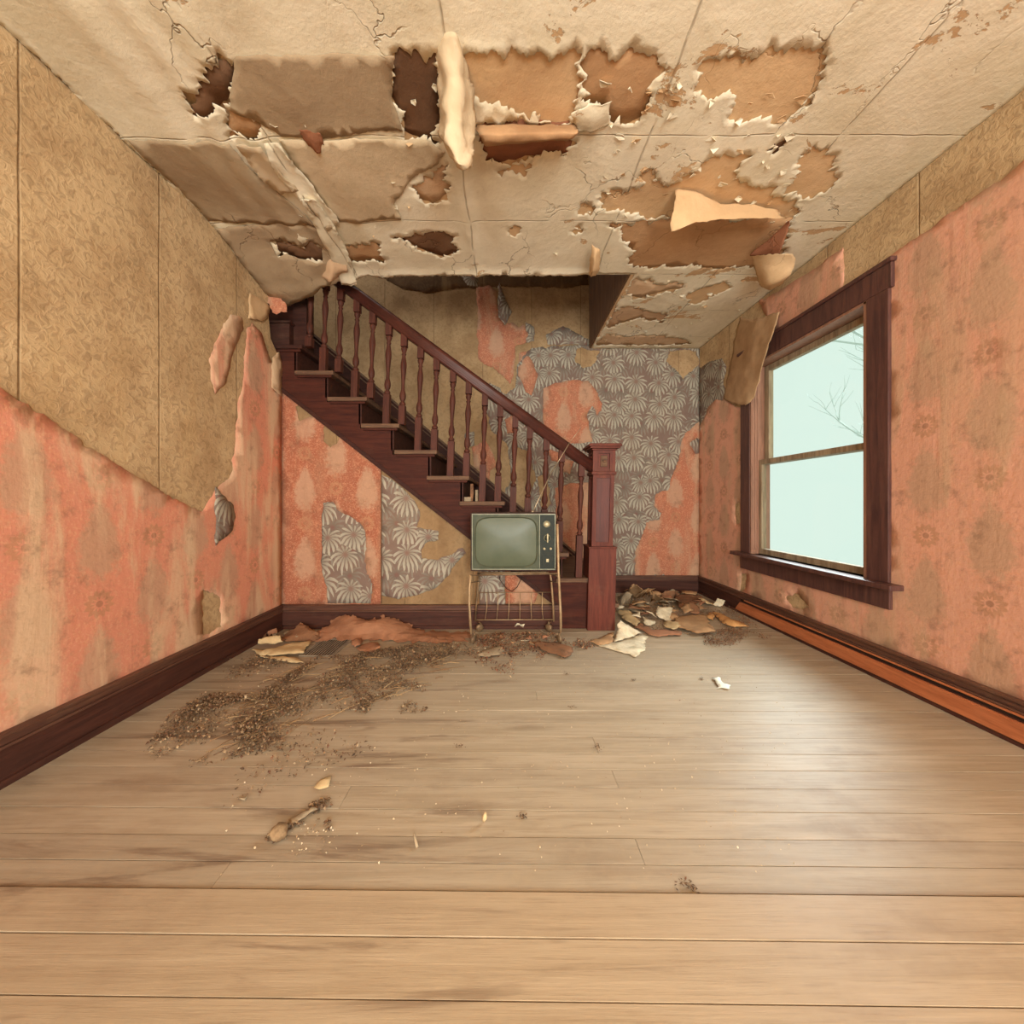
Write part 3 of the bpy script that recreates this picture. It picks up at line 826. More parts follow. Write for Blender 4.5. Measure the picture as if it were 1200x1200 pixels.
# stairwell enclosure above the opening
put('wall_stairwell_right', box_bm(0.765, 0.779, DE + 0.01, DB, H - 0.004, 4.2), M['shaft'], kind='structure')
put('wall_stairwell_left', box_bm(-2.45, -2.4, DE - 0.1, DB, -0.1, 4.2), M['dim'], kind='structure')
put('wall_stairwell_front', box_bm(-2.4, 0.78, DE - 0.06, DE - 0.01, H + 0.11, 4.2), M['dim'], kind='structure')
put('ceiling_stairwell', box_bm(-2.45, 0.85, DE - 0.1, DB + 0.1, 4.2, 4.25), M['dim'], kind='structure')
put('trim_stairwell_edge', box_bm(-2.4, 0.80, DE - 0.004, DE + 0.012, H - 0.002, H + 0.12), M['cream'], kind='structure')

def B(*pp): return [bw(a, b) for a, b in pp]
def FW(*pp): return [fw(a, b) for a, b in pp]
def LW(*pp): return [lw(a, b) for a, b in pp]
def RW(*pp): return [rw(a, b) for a, b in pp]

# --- paper on the back wall
fl_lab, or_lab = 'torn grey floral wallpaper', 'torn orange damask wallpaper'
big_floral = B((612, 418), (624, 408), (690, 404), (703, 408), (760, 407), (819.5, 408), (819.5, 676), (655, 676), (640, 660), (596, 610), (586, 590), (600, 560), (594, 520), (576, 505), (566, 470), (574, 448), (592, 462), (604, 455), (606, 430))
torn_layer('wallpaper_sheet', 'back', big_floral, [
    B((784, 411), (816, 411), (818, 428), (806, 438), (800, 446), (792, 434), (780, 424)),
    B((676, 408), (704, 412), (696, 426), (684, 432), (674, 424)),
    B((606, 524), (622, 530), (628, 560), (616, 600), (604, 590), (600, 556)),
    B((630, 560), (642, 556), (646, 590), (636, 600)),
], M['floral_x'], wall_back, n0=0.0015, amp=0.010, keep=(5,), g=0.06, curl=0.010, seed=3.3, label=fl_lab)
O4 = B((820, 494), (812, 500), (802, 508), (797, 522), (795, 540), (787, 558), (783, 574), (776, 575), (768, 580), (766, 592), (775, 602), (772, 609), (757, 612), (754, 625), (746, 640), (743, 655), (744, 676), (820, 676))
torn_layer('wallpaper_sheet', 'back', O4, [B((808, 520), (816, 513), (822, 516), (822, 532), (814, 532))], M['damask_x'], wall_back, n0=0.004, amp=0.008, keep=(16, 17), g=0.05, curl=0.008, seed=4.1, label=or_lab)
O5 = B((636, 456), (650, 449), (672, 446), (690, 447), (699, 459), (706, 474), (704, 482), (699, 487), (694, 476), (688, 486), (690, 500), (694, 518), (680, 520), (650, 520), (640, 516), (636, 488))
torn_layer('wallpaper_sheet', 'back', O5, [], M['damask_x'], wall_back, n0=0.004, amp=0.006, g=0.04, curl=0.02, seed=4.7, label=or_lab)
O7 = B((558, 338), (574, 335), (582, 342), (584, 372), (592, 382), (600, 378), (607, 384), (614, 380), (619, 392), (616, 402), (604, 406), (602, 440), (598, 450), (588, 440), (578, 430), (570, 428), (560, 420), (560, 400), (558, 392), (560, 372))
torn_layer('wallpaper_sheet', 'back', O7, [], M['damask_x'], wall_back, n0=0.004, amp=0.007, g=0.04, curl=0.006, seed=5.2, label=or_lab)
O7b = B((608, 414), (616, 412), (624, 424), (630, 440), (627, 452), (623, 464), (616, 460), (612, 448), (607, 440))
torn_layer('wallpaper_sheet', 'back', O7b, [], M['damask_x'], wall_back, n0=0.004, amp=0.005, g=0.04, curl=0.006, seed=5.9, label=or_lab)
O6 = B((650, 572), (672, 566), (692, 566), (700, 600), (700, 676), (655, 676), (652, 620))
torn_layer('wallpaper_sheet', 'back', O6, [], M['damask_x'], wall_back, n0=0.004, amp=0.006, g=0.05, curl=0.01, seed=6.3, label=or_lab)
for k, pl in enumerate((((553, 524), (570, 517), (578, 532), (582, 546), (572, 553), (556, 548)), ((592, 492), (602, 486), (604, 508), (594, 508)),
                        ((640, 525), (654, 530), (656, 542), (646, 540)), ((656, 538), (672, 540), (668, 556), (658, 552)), ((562, 556), (575, 552), (574, 562), (564, 564)))):
    torn_layer('wallpaper_sheet', 'back', B(*pl), [], M['damask_x'], wall_back, n0=0.004, amp=0.005, g=0.04, curl=0.006, seed=7.3 + k, label=or_lab)
for k, pl in enumerate((((585, 332), (592, 350), (600, 366), (590, 384), (584, 374), (583, 350)), ((616, 378), (626, 384), (626, 400), (616, 402)), ((640, 392), (660, 382), (690, 398), (690, 404), (642, 404)),
                        ((540, 322), (560, 322), (560, 336), (548, 336)), ((545, 508), (556, 506), (556, 522), (546, 524)))):
    torn_layer('wallpaper_sheet', 'back', B(*pl), [], M['floral_x'], wall_back, n0=0.0015, amp=0.006, g=0.05, curl=0.006, seed=9.3 + k, label=fl_lab)
# dark brown frieze under the upper floor, plain tan sheets with laps
torn_layer('wallpaper_sheet', 'back', B((400, 300), (690, 300), (690, 334), (660, 338), (600, 336), (540, 338), (500, 344), (470, 338)), [], m_tan('dark_frieze_paper', 'x', (120, 92, 64), (92, 70, 50)), wall_back, n0=0.001, amp=0.008, g=0.07, curl=0.004, seed=2.7, label='dark brown paper')

# --- paper on the wall under the stairs
def su(x, d=5): return (x, sl(x) + d)
O1 = FW((331, sl(331) - 4), (446.5, sl(446.5) - 4), (446.5, 708), (331, 708))
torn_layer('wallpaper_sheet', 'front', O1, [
    FW((379, 589), (391, 588), (397, 598), (412, 606), (422, 612), (428, 622), (429, 640), (428, 655), (430, 672), (437, 684), (437, 694), (435, 707), (384, 707), (384, 688), (378, 670), (378, 620)),
    FW((347, 477), (352, 474), (368, 487), (360, 490), (352, 494)),
    FW((381, 497), (388, 502), (398, 512), (396, 520), (388, 525), (380, 518)),
], M['damask_front'], wall_under, n0=0.004, amp=0.006, keep=(0, 1, 2, 3), g=0.05, curl=0.006, seed=8.1, label=or_lab)
torn_layer('wallpaper_sheet', 'front', FW((372, 580), (441, 592), (441, 707), (372, 707)), [], M['floral_x'], wall_under, n0=0.0012, amp=0.004, keep=(2,), g=0.07, curl=0, bulge=0.001, seed=8.4, label=fl_lab)
F2 = FW((447.5, 556), (460, 562), (472, 572), (487, 588), (492, 602), (488, 618), (500, 620), (514, 622), (514, 632), (500, 636), (494, 644), (494, 654), (512, 656), (528, 650), (542, 642), (546, 648), (534, 660), (526, 674), (508, 690), (486, 698), (468, 702), (447.5, 698))
torn_layer('wallpaper_sheet', 'front', F2, [], M['floral_x'], wall_under, n0=0.0015, amp=0.006, keep=(21,), g=0.05, curl=0.006, seed=8.8, label=fl_lab)
torn_layer('wallpaper_sheet', 'front', FW((560, 640), (592, 648), (592, 708), (562, 708)), [], M['floral_x'], wall_under, n0=0.0015, amp=0.005, g=0.05, curl=0.004, seed=9.8, label=fl_lab)
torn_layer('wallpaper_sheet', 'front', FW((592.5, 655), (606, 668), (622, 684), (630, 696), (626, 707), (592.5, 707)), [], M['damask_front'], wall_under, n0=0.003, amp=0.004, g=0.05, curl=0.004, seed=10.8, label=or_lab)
put('trim_paper_lap', box_bm(*[f for f in (fw(446.4, 0)[0], fw(447.6, 0)[0])], DF - 0.0055, DF + 0.001, fw(0, 707)[1], fw(0, 551)[1]), M['brown_dark'], kind='structure')

# --- paper on the left wall
def zl(py, d): return EYE - (py - CY) / F * d
O_left = [(0.2, 0.14), (DF - 0.004, 0.14), (DF - 0.004, 1.70), (2.43, 1.80), (2.36, 1.74)] + LW((306, 392), (300, 386), (294, 378), (288, 384), (286, 410), (284, 440), (278, 470), (274, 520), (268, 560), (250, 575), (235, 600)) + [(1.5, 0.95), (1.0, 1.25), (0.2, 1.3)]
torn_layer('wallpaper_sheet', 'left', O_left, [
    LW((322, 440), (328, 436), (328, 460), (320, 462)),
    LW((236, 690), (256, 700), (258, 735), (236, 745)),
], M['damask_left'], wall_left, n0=0.004, amp=0.008, keep=(0, 1), g=0.05, curl=0.002, seed=11.2, bulge=0.004, label=or_lab)
torn_layer('wallpaper_sheet', 'left', LW((258, 386), (268, 368), (282, 372), (284, 384), (278, 400), (272, 416), (264, 448), (250, 462), (244, 420)), [], M['damask_left'], wall_left, n0=0.003, amp=0.006, g=0.05, curl=0.004, seed=12.2, bulge=0.003, label=or_lab)
torn_layer('wallpaper_sheet', 'left', LW((250, 570), (271, 592), (274, 606), (270, 622), (250, 640)), [], M['floral_y'], wall_left, n0=0.0085, amp=0.006, g=0.05, curl=0.002, seed=11.9, bulge=0.003, label=fl_lab)
torn_layer('wallpaper_sheet', 'left', LW((289, 343), (304, 352), (316, 360), (312, 372), (304, 376), (288, 373)), [], M['ochre'], wall_left, n0=0.010, amp=0.003, g=0.04, curl=0.012, seed=12.5, label='lifted tan paper scrap')
torn_layer('wallpaper_sheet', 'left', [(2.35, 1.58), (DF - 0.01, 1.56), (DF - 0.01, 1.74), (2.43, 1.84), (2.36, 1.78)], [], M['pink_tan'], wall_left, n0=0.010, amp=0.008, g=0.04, curl=0.004, seed=12.9, label='broken grey plaster edge')
# orange scrap still hanging on the broken wall end
loft('wallpaper_scrap', [
    hang([(305, 341, 2.33), (314, 338, 2.345), (324, 337, 2.36), (330, 340, 2.37)]),
    hang([(310, 350, 2.33), (318, 350, 2.345), (326, 349, 2.36), (331, 352, 2.37)]),
    hang([(316, 358, 2.33), (322, 360, 2.345), (329, 358, 2.36), (336, 356, 2.38)]),
    hang([(319, 367, 2.33), (324, 368, 2.345), (330, 366, 2.36), (337, 366, 2.38)]),
], M['damask_x'], wall_left, sub=2, label='orange paper scrap on the broken edge')

# --- paper on the right wall
RIGHT_ORANGE = [(DB - 0.002, 0.14), (-0.5, 0.14), (-0.5, 2.0), (1.0, 2.05), (1.75, 2.0), (1.75, 0.42), (2.80, 0.42)] + RW((870, 478), (858, 474), (850, 468), (840, 468), (832, 476), (826, 490)) + [(DB - 0.002, 1.55)]
torn_layer('wallpaper_sheet', 'right', RIGHT_ORANGE, [RW((862, 592), (868, 588), (869, 612), (864, 614)), RW((870, 672), (876, 672), (874, 690), (868, 694)), RW((922, 700), (935, 696), (950, 712), (930, 712))], M['damask_y'], wall_right, n0=0.003, amp=0.008, keep=(0, 1, 5, 6, 13), g=0.055, curl=0.003, seed=13.1, bulge=0.006, label=or_lab)
torn_layer('wallpaper_sheet', 'right', [(DB - 0.002, 2.10)] + RW((832, 424), (846, 420), (852, 430), (848, 446), (850, 470), (836, 474)) + [(DB - 0.002, 1.50)], [], m_floral('dark_floral_paper', 'y'), wall_right, n0=0.0012, amp=0.008, keep=(7,), g=0.06, curl=0.006, seed=13.8, label='dark grey floral wallpaper')
torn_layer('wallpaper_sheet', 'right', RW((890, 352), (902, 348), (945, 322), (990, 290), (990, 345), (945, 378), (918, 392), (905, 384), (896, 366)), [], M['damask_y'], wall_right, n0=0.002, amp=0.006, g=0.05, curl=0.006, seed=14.4, label=or_lab)
# the large sheet of tan paper that has come off over the window
loft('hanging_sheet', [
    [at(px, py, (XR - n) * F / (px - CX)) for (px, py, d, n) in ((868, 372, 2.80, .006), (884, 374, 2.70, .045), (900, 369, 2.58, .045), (914, 366, 2.50, .05))],
    [at(px, py, (XR - n) * F / (px - CX)) for (px, py, d, n) in ((860, 400, 2.86, .004), (878, 400, 2.76, .05), (892, 398, 2.66, .06), (905, 394, 2.57, .07))],
    [at(px, py, (XR - n) * F / (px - CX)) for (px, py, d, n) in ((856, 428, 2.92, .004), (872, 430, 2.82, .05), (885, 428, 2.73, .055), (896, 420, 2.66, .065))],
    [at(px, py, (XR - n) * F / (px - CX)) for (px, py, d, n) in ((850, 450, 2.97, .006), (866, 452, 2.87, .05), (880, 450, 2.78, .06), (890, 446, 2.74, .06))],
    [at(px, py, (XR - n) * F / (px - CX)) for (px, py, d, n) in ((848, 468, 3.02, .006), (860, 473, 2.94, .04), (874, 474, 2.84, .055), (884, 466, 2.80, .045))],
], m_plain('back_of_tan_paper', (190, 156, 118), (170, 136, 100), 0.85, sc=9), wall_right, label='large tan paper sheet hanging off the wall', thick=0.002, noise_amp=.007)
loft('paper_curl', [
    [at(882, 446, 2.76), at(886, 444, 2.72), at(888, 448, 2.70), at(886, 452, 2.72)],
    [at(880, 453, 2.77), at(886, 452, 2.70), at(889, 455, 2.69), at(884, 458, 2.72)],
    [at(884, 464, 2.78), at(886, 464, 2.72), at(886, 468, 2.72), at(882, 472, 2.76)],
], m_plain('white_paper_underside', (226, 208, 176), (206, 186, 150), 0.8), wall_right, label='white curled edge')

# ------------------------------------------------------------------ baseboards
def baseboard(name, plane, u0, u1, h=0.16, lower=None):
    bm = bmesh.new()
    prism(bm, [(u0, 0.0), (u1, 0.0), (u1, h - 0.045), (u0, h - 0.045)], plane, 0.0, 0.018)
    o = put(name, bm, M['base_wood'], kind='structure')
    bm = bmesh.new()
    for z0, z1, n in ((h - 0.045, h - 0.036, 0.030), (h - 0.036, h - 0.012, 0.024), (h - 0.012, h, 0.030)):
        prism(bm, [(u0, z0), (u1, z0), (u1, z1), (u0, z1)], plane, 0.0, n)
    bmesh.ops.bevel(bm, geom=[e for e in bm.edges], offset=0.002, segments=1, affect='EDGES')
    put('moulding', bm, M['base_top'], o)
    bm = bmesh.new()
    prism(bm, [(u0, 0.0), (u1, 0.0), (u1, 0.022), (u0, 0.022)], plane, 0.0, 0.030)
    put('shoe_strip', bm, M['base_wood'], o)
    return o
baseboard('baseboard_left', 'left', -2.5, DF)
baseboard('baseboard_understair', 'front', XL, fw(655, 0)[0])
baseboard('baseboard_back', 'back', fw(700, 0)[0] + 0.05, XR)
br = baseboard('baseboard_right', 'right', -2.5, DB)
bm = bmesh.new()
prism(bm, [(-2.5, 0.016), (2.86, 0.016), (2.80, 0.086), (-2.5, 0.086)], 'right', 0.018, 0.034)
bmesh.ops.bevel(bm, geom=list(bm.edges), offset=0.004, segments=2, affect='EDGES')
put('bare_board', bm, M['orange_wood'], br, label='bare orange wood strip')
bm = bmesh.new()
prism(bm, [(-2.5, 0.092), (2.80, 0.092), (2.80, 0.106), (-2.5, 0.106)], 'right', 0.0, 0.021)
put('dark_gap_strip', bm, M['gap'], br)
bm = bmesh.new()
prism(bm, [(-2.5, 0.106), (2.75, 0.106), (2.75, 0.114), (-2.5, 0.114)], 'right', 0.0, 0.031)
put('orange_edge', bm, M['orange_wood'], br)  # orange strip along the lower edge of the moulding

# ------------------------------------------------------------------ window
win = empty('window_1', (XR, (WY0 + WY1) / 2, WZ0), kind='structure')
def wput(name, bm, mat, parent=None, label=None):
    if isinstance(bm, bmesh.types.BMesh):
        bmesh.ops.translate(bm, verts=bm.verts, vec=-Vector(win.location))
    return put(name, bm, mat, parent or win, label)
def wcasing(y0, y1, z0, z1, vertical):
    bm = bmesh.new()
    bx(bm, XR - 0.022, XR - 0.0005, y0, y1, z0, z1, 0.003)
    return bm
wput('side_casing', wcasing(WY1, WY1 + 0.105, WZ0, WZ1 + 0.0, True), M['casing_wood'])
wput('side_casing', wcasing(WY0 - 0.105, WY0, WZ0, WZ1 + 0.0, True), M['casing_wood'])
bm = bmesh.new(); bx(bm, XR - 0.024, XR - 0.0005, WY0 - 0.12, WY1 + 0.12, WZ1, WZ1 + 0.115, 0.003)
bx(bm, XR - 0.036, XR - 0.0005, WY0 - 0.13, WY1 + 0.13, WZ1 + 0.115, WZ1 + 0.135, 0.004)
wput('head_casing', bm, M['casing_wood'])
for yy0, yy1, nm in ((WY1 - 0.018, WY1 - 0.001, 'jamb'), (WY0 + 0.001, WY0 + 0.018, 'jamb')):
    wput(nm, box_bm(XR - 0.02, XR + 0.118, yy0, yy1, WZ0, WZ1, 0.002), M['jamb_wood'])
    s = -1 if yy0 > 2.2 else 1
    for k in range(3):
        yk = (yy0 if s < 0 else yy1) + s * 0.004
        wput('stop_bead', box_bm(XR - 0.012 + k * 0.017, XR - 0.002 + k * 0.017, min(yk, yk + s * -0.006), max(yk, yk + s * -0.006) + .001, WZ0 + 0.03, WZ1 - 0.02, 0.0015), M['jamb_wood'])
wput('head_jamb', box_bm(XR - 0.02, XR + 0.118, WY0, WY1, WZ1 - 0.016, WZ1 - 0.001, 0.002), M['jamb_wood'])
wput('stool', box_bm(XR - 0.072, XR + 0.118, WY0 - 0.16, WY1 + 0.16, WZ0 - 0.026, WZ0, 0.005), M['casing_wood'])
wput('apron', box_bm(XR - 0.022, XR - 0.0005, WY0 - 0.11, WY1 + 0.11, WZ0 - 0.125, WZ0 - 0.026, 0.003), M['casing_wood'])
gt = NT('old_window_glass')
tr = gt.n.new('ShaderNodeBsdfTransparent'); tr.inputs[0].default_value = (0.97, 0.99, 0.98, 1)
gl = gt.n.new('ShaderNodeBsdfGlossy'); gl.inputs['Roughness'].default_value = 0.02
lw_ = gt.n.new('ShaderNodeLayerWeight'); lw_.inputs[0].default_value = 0.5
refl = gt.math('MULTIPLY_ADD', gt.math('POWER', lw_.outputs['Facing'], 5.0), 0.5, 0.03)
mx = gt.n.new('ShaderNodeMixShader')
gt.l.new(refl, mx.inputs[0]); gt.l.new(tr.outputs[0], mx.inputs[1]); gt.l.new(gl.outputs[0], mx.inputs[2])
gt.l.new(mx.outputs[0], gt.n['Material Output'].inputs[0])
M['glass'] = gt.m
def sash(x, z0, z1, stile, bot, top):
    y0, y1 = WY0 + 0.02, WY1 - 0.02
    bm = bmesh.new()
    bx(bm, x, x + 0.035, y0, y0 + stile, z0, z1, 0.003); bx(bm, x, x + 0.035, y1 - stile, y1, z0, z1, 0.003)
    bx(bm, x, x + 0.035, y0 + stile, y1 - stile, z0, z0 + bot, 0.003); bx(bm, x, x + 0.035, y0 + stile, y1 - stile, z1 - top, z1, 0.003)
    o = wput('sash', bm, M['sash_wood'])
    p = wput('pane', box_bm(x + 0.014, x + 0.018, y0 + stile - 0.004, y1 - stile + 0.004, z0 + bot - 0.004, z1 - top + 0.004), M['glass'], o)
    return o
sash(XR + 0.034, WZ0 + 0.002, 1.155, 0.030, 0.040, 0.035)
sash(XR + 0.074, 1.12, WZ1 - 0.018, 0.045, 0.035, 0.04)

# ------------------------------------------------------------------ bare tree outside
def bare_tree(name, base, height, seed, label, mat):
    rr = random.Random(seed); bm = bmesh.new()
    def grow_(p, d, L, r, depth):
        pts, rs = [p], [r]
        q = p.copy(); dd = d.copy()
        for k in range(4):
            dd = (dd + Vector((rr.uniform(-.25, .25), rr.uniform(-.25, .25), rr.uniform(-.08, .15)))).normalized()
            q = q + dd * L / 4; pts.append(q.copy()); rs.append(r * (1 - 0.14 * (k + 1)))
        tube(pts, rs, 5, True, bm)
        if depth:
            for k in range(3 if depth > 2 else 4):
                t = rr.uniform(.35, 1.0); i = min(3, int(t * 4))
                nd = (dd + Vector((rr.uniform(-1, 1), rr.uniform(-1, 1), rr.uniform(-.35, .7)))).normalized()
                grow_(pts[i + 1], nd, L * rr.uniform(.5, .72), r * .5, depth - 1)
    grow_(Vector((0, 0, 0)), Vector((0, 0, 1)), height * 0.45, 0.10, 4)
    return put(name, bm, mat, None, label, None, 'tree', None, base)
bare_tree('bare_tree', (7.6, 6.0, -1.2), 8.0, 5, 'pale leafless tree outside beyond the sash window', m_plain('hazy_bark', (206, 216, 209), (196, 207, 200), 0.9))  # haze put into the bark colour, nearly as pale as the sky

# ------------------------------------------------------------------ staircase
st = empty('staircase', fl(600, 737), 'dark red-brown wooden staircase with turned balusters rising left to the broken ceiling', 'staircase')
SO = Vector(st.location)
def sput(name, bm, mat, parent=None, label=None):
    bmesh.ops.translate(bm, verts=bm.verts, vec=-SO)
    return put(name, bm, mat, parent or st, label)
treads = [(300, 357, 406), (348, 393, 436), (386, 432, 466.5), (425, 469.5, 497.5), (463.4, 513, 528), (501, 550.5, 558), (539, 591.5, 587.5), (577, 630, 617), (614, 666, 647), (651, 703, 676.5), (690, 724, 706)]
for i, (x0, x1, yt) in enumerate(treads):
    a, zt = fw(x0, yt); b, _ = fw(x1, yt)
    bm = bmesh.new(); bx(bm, a, b, DF - 0.034, DB - 0.022, zt - 0.028, zt, 0.006)
    sput('tread', bm, M['tread_wood'] if i else M['dark_wood'])
    # scotia under the tread
    bm = bmesh.new(); bx(bm, a + 0.012, b - 0.016, DF - 0.024, DF - 0.012, zt - 0.044, zt - 0.028, 0.003)
    sput('tread_moulding', bm, M['stringer_wood'])
    zb = fw(0, treads[i + 1][2])[1] if i + 1 < len(treads) else 0.0
    bm = bmesh.new(); bx(bm, b - 0.062, b - 0.042, DF - 0.012, DB - 0.022, zb, zt - 0.028)
    sput('riser', bm, M['dark_wood'])
# outer stringer, stepped on top
pts = [fw(300, sl(300)), fw(655, sl(655)), fw(655, 738), fw(701, 738), fw(701, 706)]
top = []
for i in range(len(treads) - 1, -1, -1):
    x0, x1, yt = treads[i]
    xr = min(x1 - 9, 701)
    top += [fw(xr, yt + 4.9)]
    xl = (treads[i - 1][1] - 9) if i else 300
    top += [fw(xl, yt + 4.9)]
bm = bmesh.new()
prism(bm, pts[:4] + top, 'front', -0.004, 0.012)
sput('stringer', bm, M['stringer_wood'])
# moulding along its lower edge
bm = bmesh.new()
prism(bm, [fw(300, sl(300) - 4), fw(655, sl(655) - 4), fw(655, sl(655) + 1.5), fw(300, sl(300) + 1.5)], 'front', 0.012, 0.020)
sput('stringer_moulding', bm, M['dark_wood'])
# skirt board on the back wall
def sk(x): return 467 + 0.835 * (x - 456.7)
bm = bmesh.new()
prism(bm, [bw(300, sk(300)), bw(700, sk(700)), bw(700, sk(700) + 30), bw(300, sk(300) + 30)], 'back', 0.0, 0.018)
o = sput('skirt_board', bm, M['dark_wood'])
bm = bmesh.new()
prism(bm, [bw(300, sk(300) - 2), bw(700, sk(700) - 2), bw(700, sk(700) + 1), bw(300, sk(300) + 1)], 'back', 0.0, 0.034)
prism(bm, [bw(300, sk(300) + 4), bw(700, sk(700) + 4), bw(700, sk(700) + 5.5), bw(300, sk(300) + 5.5)], 'back', 0.018, 0.03)
bmesh.ops.translate(bm, verts=bm.verts, vec=-SO); put('skirt_moulding', bm, M['tread_wood'], o)
# handrail
def rail_z(px): return fw(0, 335 + 0.733 * (px - 394))[1]         # its underside
YB = DF + 0.03                                                     # line of the balusters
def ux(px, d=YB): return (px - CX) / F * DF
bm = bmesh.new()
prof = [(-0.022, 0.0), (0.022, 0.0), (0.026, 0.022), (0.020, 0.036), (0.034, 0.052), (0.034, 0.070), (0.024, 0.090), (0.0, 0.098), (-0.024, 0.090), (-0.034, 0.070), (-0.034, 0.052), (-0.020, 0.036), (-0.026, 0.022)]
r0 = [bm.verts.new((ux(340), YB - 0.016 + a, rail_z(340) + b)) for a, b in prof]
r1 = [bm.verts.new((ux(695), YB - 0.016 + a, rail_z(695) + b)) for a, b in prof]
for i in range(len(prof)):
    j = (i + 1) % len(prof); f = bm.faces.new((r0[i], r0[j], r1[j], r1[i])); f.smooth = True
bm.faces.new(r0); bm.faces.new(r1)
bmesh.ops.recalc_face_normals(bm, faces=bm.faces)
sput('handrail', bm, M['rail_wood'])
# balusters, two on each tread
bal_x = [363, 379.5, 397.6, 416.5, 435.3, 453.7, 472, 491, 510, 529, 547.8, 566.5, 584.7, 602, 619.5, 638.5, 657, 679.8]
bal_t = [0, 1, 1, 2, 2, 3, 3, 4, 4, 5, 5, 6, 6, 7, 7, 8, 8, 9]
turn = [(.0145, 0), (.0205, .008), (.0205, .018), (.0125, .026), (.0125, .034), (.019, .046), (.0215, .064), (.0195, .084), (.0125, .108), (.0115, .135), (.0135, .18), (.018, .235), (.0205, .265), (.0195, .29), (.0145, .318), (.011, .338), (.0165, .348), (.011, .358), (.017, .372), (.021, .386), (.0145, .398)]
for px, ti in zip(bal_x, bal_t):
    x = ux(px); zt = fw(0, treads[ti][2])[1]; zr = rail_z(px) + 0.006
    z1 = zr - 0.085; z0 = z1 - 0.398
    bm = bmesh.new()
    bx(bm, x - .0215, x + .0215, YB - .0375, YB + .0055, zt, z0, 0.002)
    lathe(bm, [(r, z0 + h) for r, h in turn], x, YB - 0.016, 14)
    bx(bm, x - .0205, x + .0205, YB - .0365, YB + .0045, z1, zr + 0.02, 0.002)
    for v in bm.verts:                                            # the old balustrade leans a little
        v.co.x += 0.030 * (v.co.z - zt) - 0.010
    sput('baluster', bm, M['bal_wood'])
# newel post
nx0, nx1, ny = (690.5 - CX) / F * 2.42, (722.8 - CX) / F * 2.42, 2.42
cxn = (nx0 + nx1) / 2; hw = (nx1 - nx0) / 2; cyn = ny + hw
def nz_(py): return EYE - (py - CY) / F * ny
def lean(bm):
    for v in bm.verts: v.co.x += 0.022 * (v.co.z - 0.55)
zc = nz_(643)
bm = bmesh.new()
bx(bm, cxn - hw, cxn + hw, cyn - hw, cyn + hw, 0.0, zc, 0.003)
lean(bm); newel = sput('newel_post', bm, M['red_wood'])
def nput(name, bm, mat, label=None, ln=True):
    if ln: lean(bm)
    bmesh.ops.translate(bm, verts=bm.verts, vec=-SO); return put(name, bm, mat, newel, label)
bm = bmesh.new(); bx(bm, cxn - hw - .004, cxn + hw + .004, cyn - hw - .004, cyn + hw + .004, zc, zc + .012, 0.004)
nput('base_cap', bm, M['red_wood'])
sw = 0.071
zs0, zs1, zk0, zk1 = zc + .012, nz_(556), nz_(554), nz_(527)
bm = bmesh.new()
# shaft with a recessed panel on each face
bx(bm, cxn - sw + .014, cxn + sw - .014, cyn - sw + .014, cyn + sw - .014, zs0, zs1)
for sx in (-1, 1):
    for sy in (-1, 1):
        xa, xb = sorted((cxn + sx * sw, cxn + sx * (sw - .026))); ya, yb = sorted((cyn + sy * sw, cyn + sy * (sw - .026)))
        bx(bm, xa, xb, ya, yb, zs0, zs1, 0.002)
for zz0, zz1 in ((zs0, zs0 + .03), (zs1 - .022, zs1)):
    bx(bm, cxn - sw + .002, cxn + sw - .002, cyn - sw + .002, cyn + sw - .002, zz0, zz1)
nput('shaft', bm, M['red_wood'])
bm = bmesh.new(); bx(bm, cxn - sw + .026, cxn + sw - .026, cyn - sw + .0105, cyn - sw + .013, zs0 + .03, zs1 - .022)
nput('recessed_panel', bm, M['panel_wood'])
bm = bmesh.new(); bx(bm, cxn - sw - .010, cxn + sw + .010, cyn - sw - .010, cyn + sw + .010, zs1, zk0 + .010, 0.004)
nput('neck_moulding', bm, M['red_wood'])
bm = bmesh.new(); kw = sw + .004
bx(bm, cxn - kw + .012, cxn + kw - .012, cyn - kw + .012, cyn + kw - .012, zk0 + .010, zk1)
for sx in (-1, 1):
    for sy in (-1, 1):
        xa, xb = sorted((cxn + sx * kw, cxn + sx * (kw - .038))); ya, yb = sorted((cyn + sy * kw, cyn + sy * (kw - .038)))
        bx(bm, xa, xb, ya, yb, zk0 + .010, zk1, 0.002)
for zz0, zz1 in ((zk0 + .010, zk0 + .030), (zk1 - .022, zk1)):
    bx(bm, cxn - kw + .002, cxn + kw - .002, cyn - kw + .002, cyn + kw - .002, zz0, zz1)
nput('head_block', bm, M['red_wood'])
bm = bmesh.new(); bx(bm, cxn - .022, cxn + .022, cyn - kw + .004, cyn - kw + .016, zk0 + .042, zk1 - .034, 0.003)
bx(bm, cxn - .015, cxn + .015, cyn - kw + .000, cyn - kw + .006, zk0 + .052, zk1 - .044, 0.002)
lathe(bm, [(.011, cyn - kw + .001), (.010, cyn - kw - .004), (.004, cyn - kw - .006)], cxn, (zk0 + zk1) / 2 + .004, 12, 'y')
nput('carved_rosette', bm, M['tread_wood'])
bm = bmesh.new()
for hwk, z0, z1 in ((kw + .008, zk1, zk1 + .010), (kw + .024, zk1 + .010, zk1 + .022), (kw + .034, zk1 + .022, zk1 + .036), (kw + .028, zk1 + .036, zk1 + .042)):
    bx(bm, cxn - hwk, cxn + hwk, cyn - hwk, cyn + hwk, z0, z1, 0.003)
nput('cap', bm, M['red_wood'])
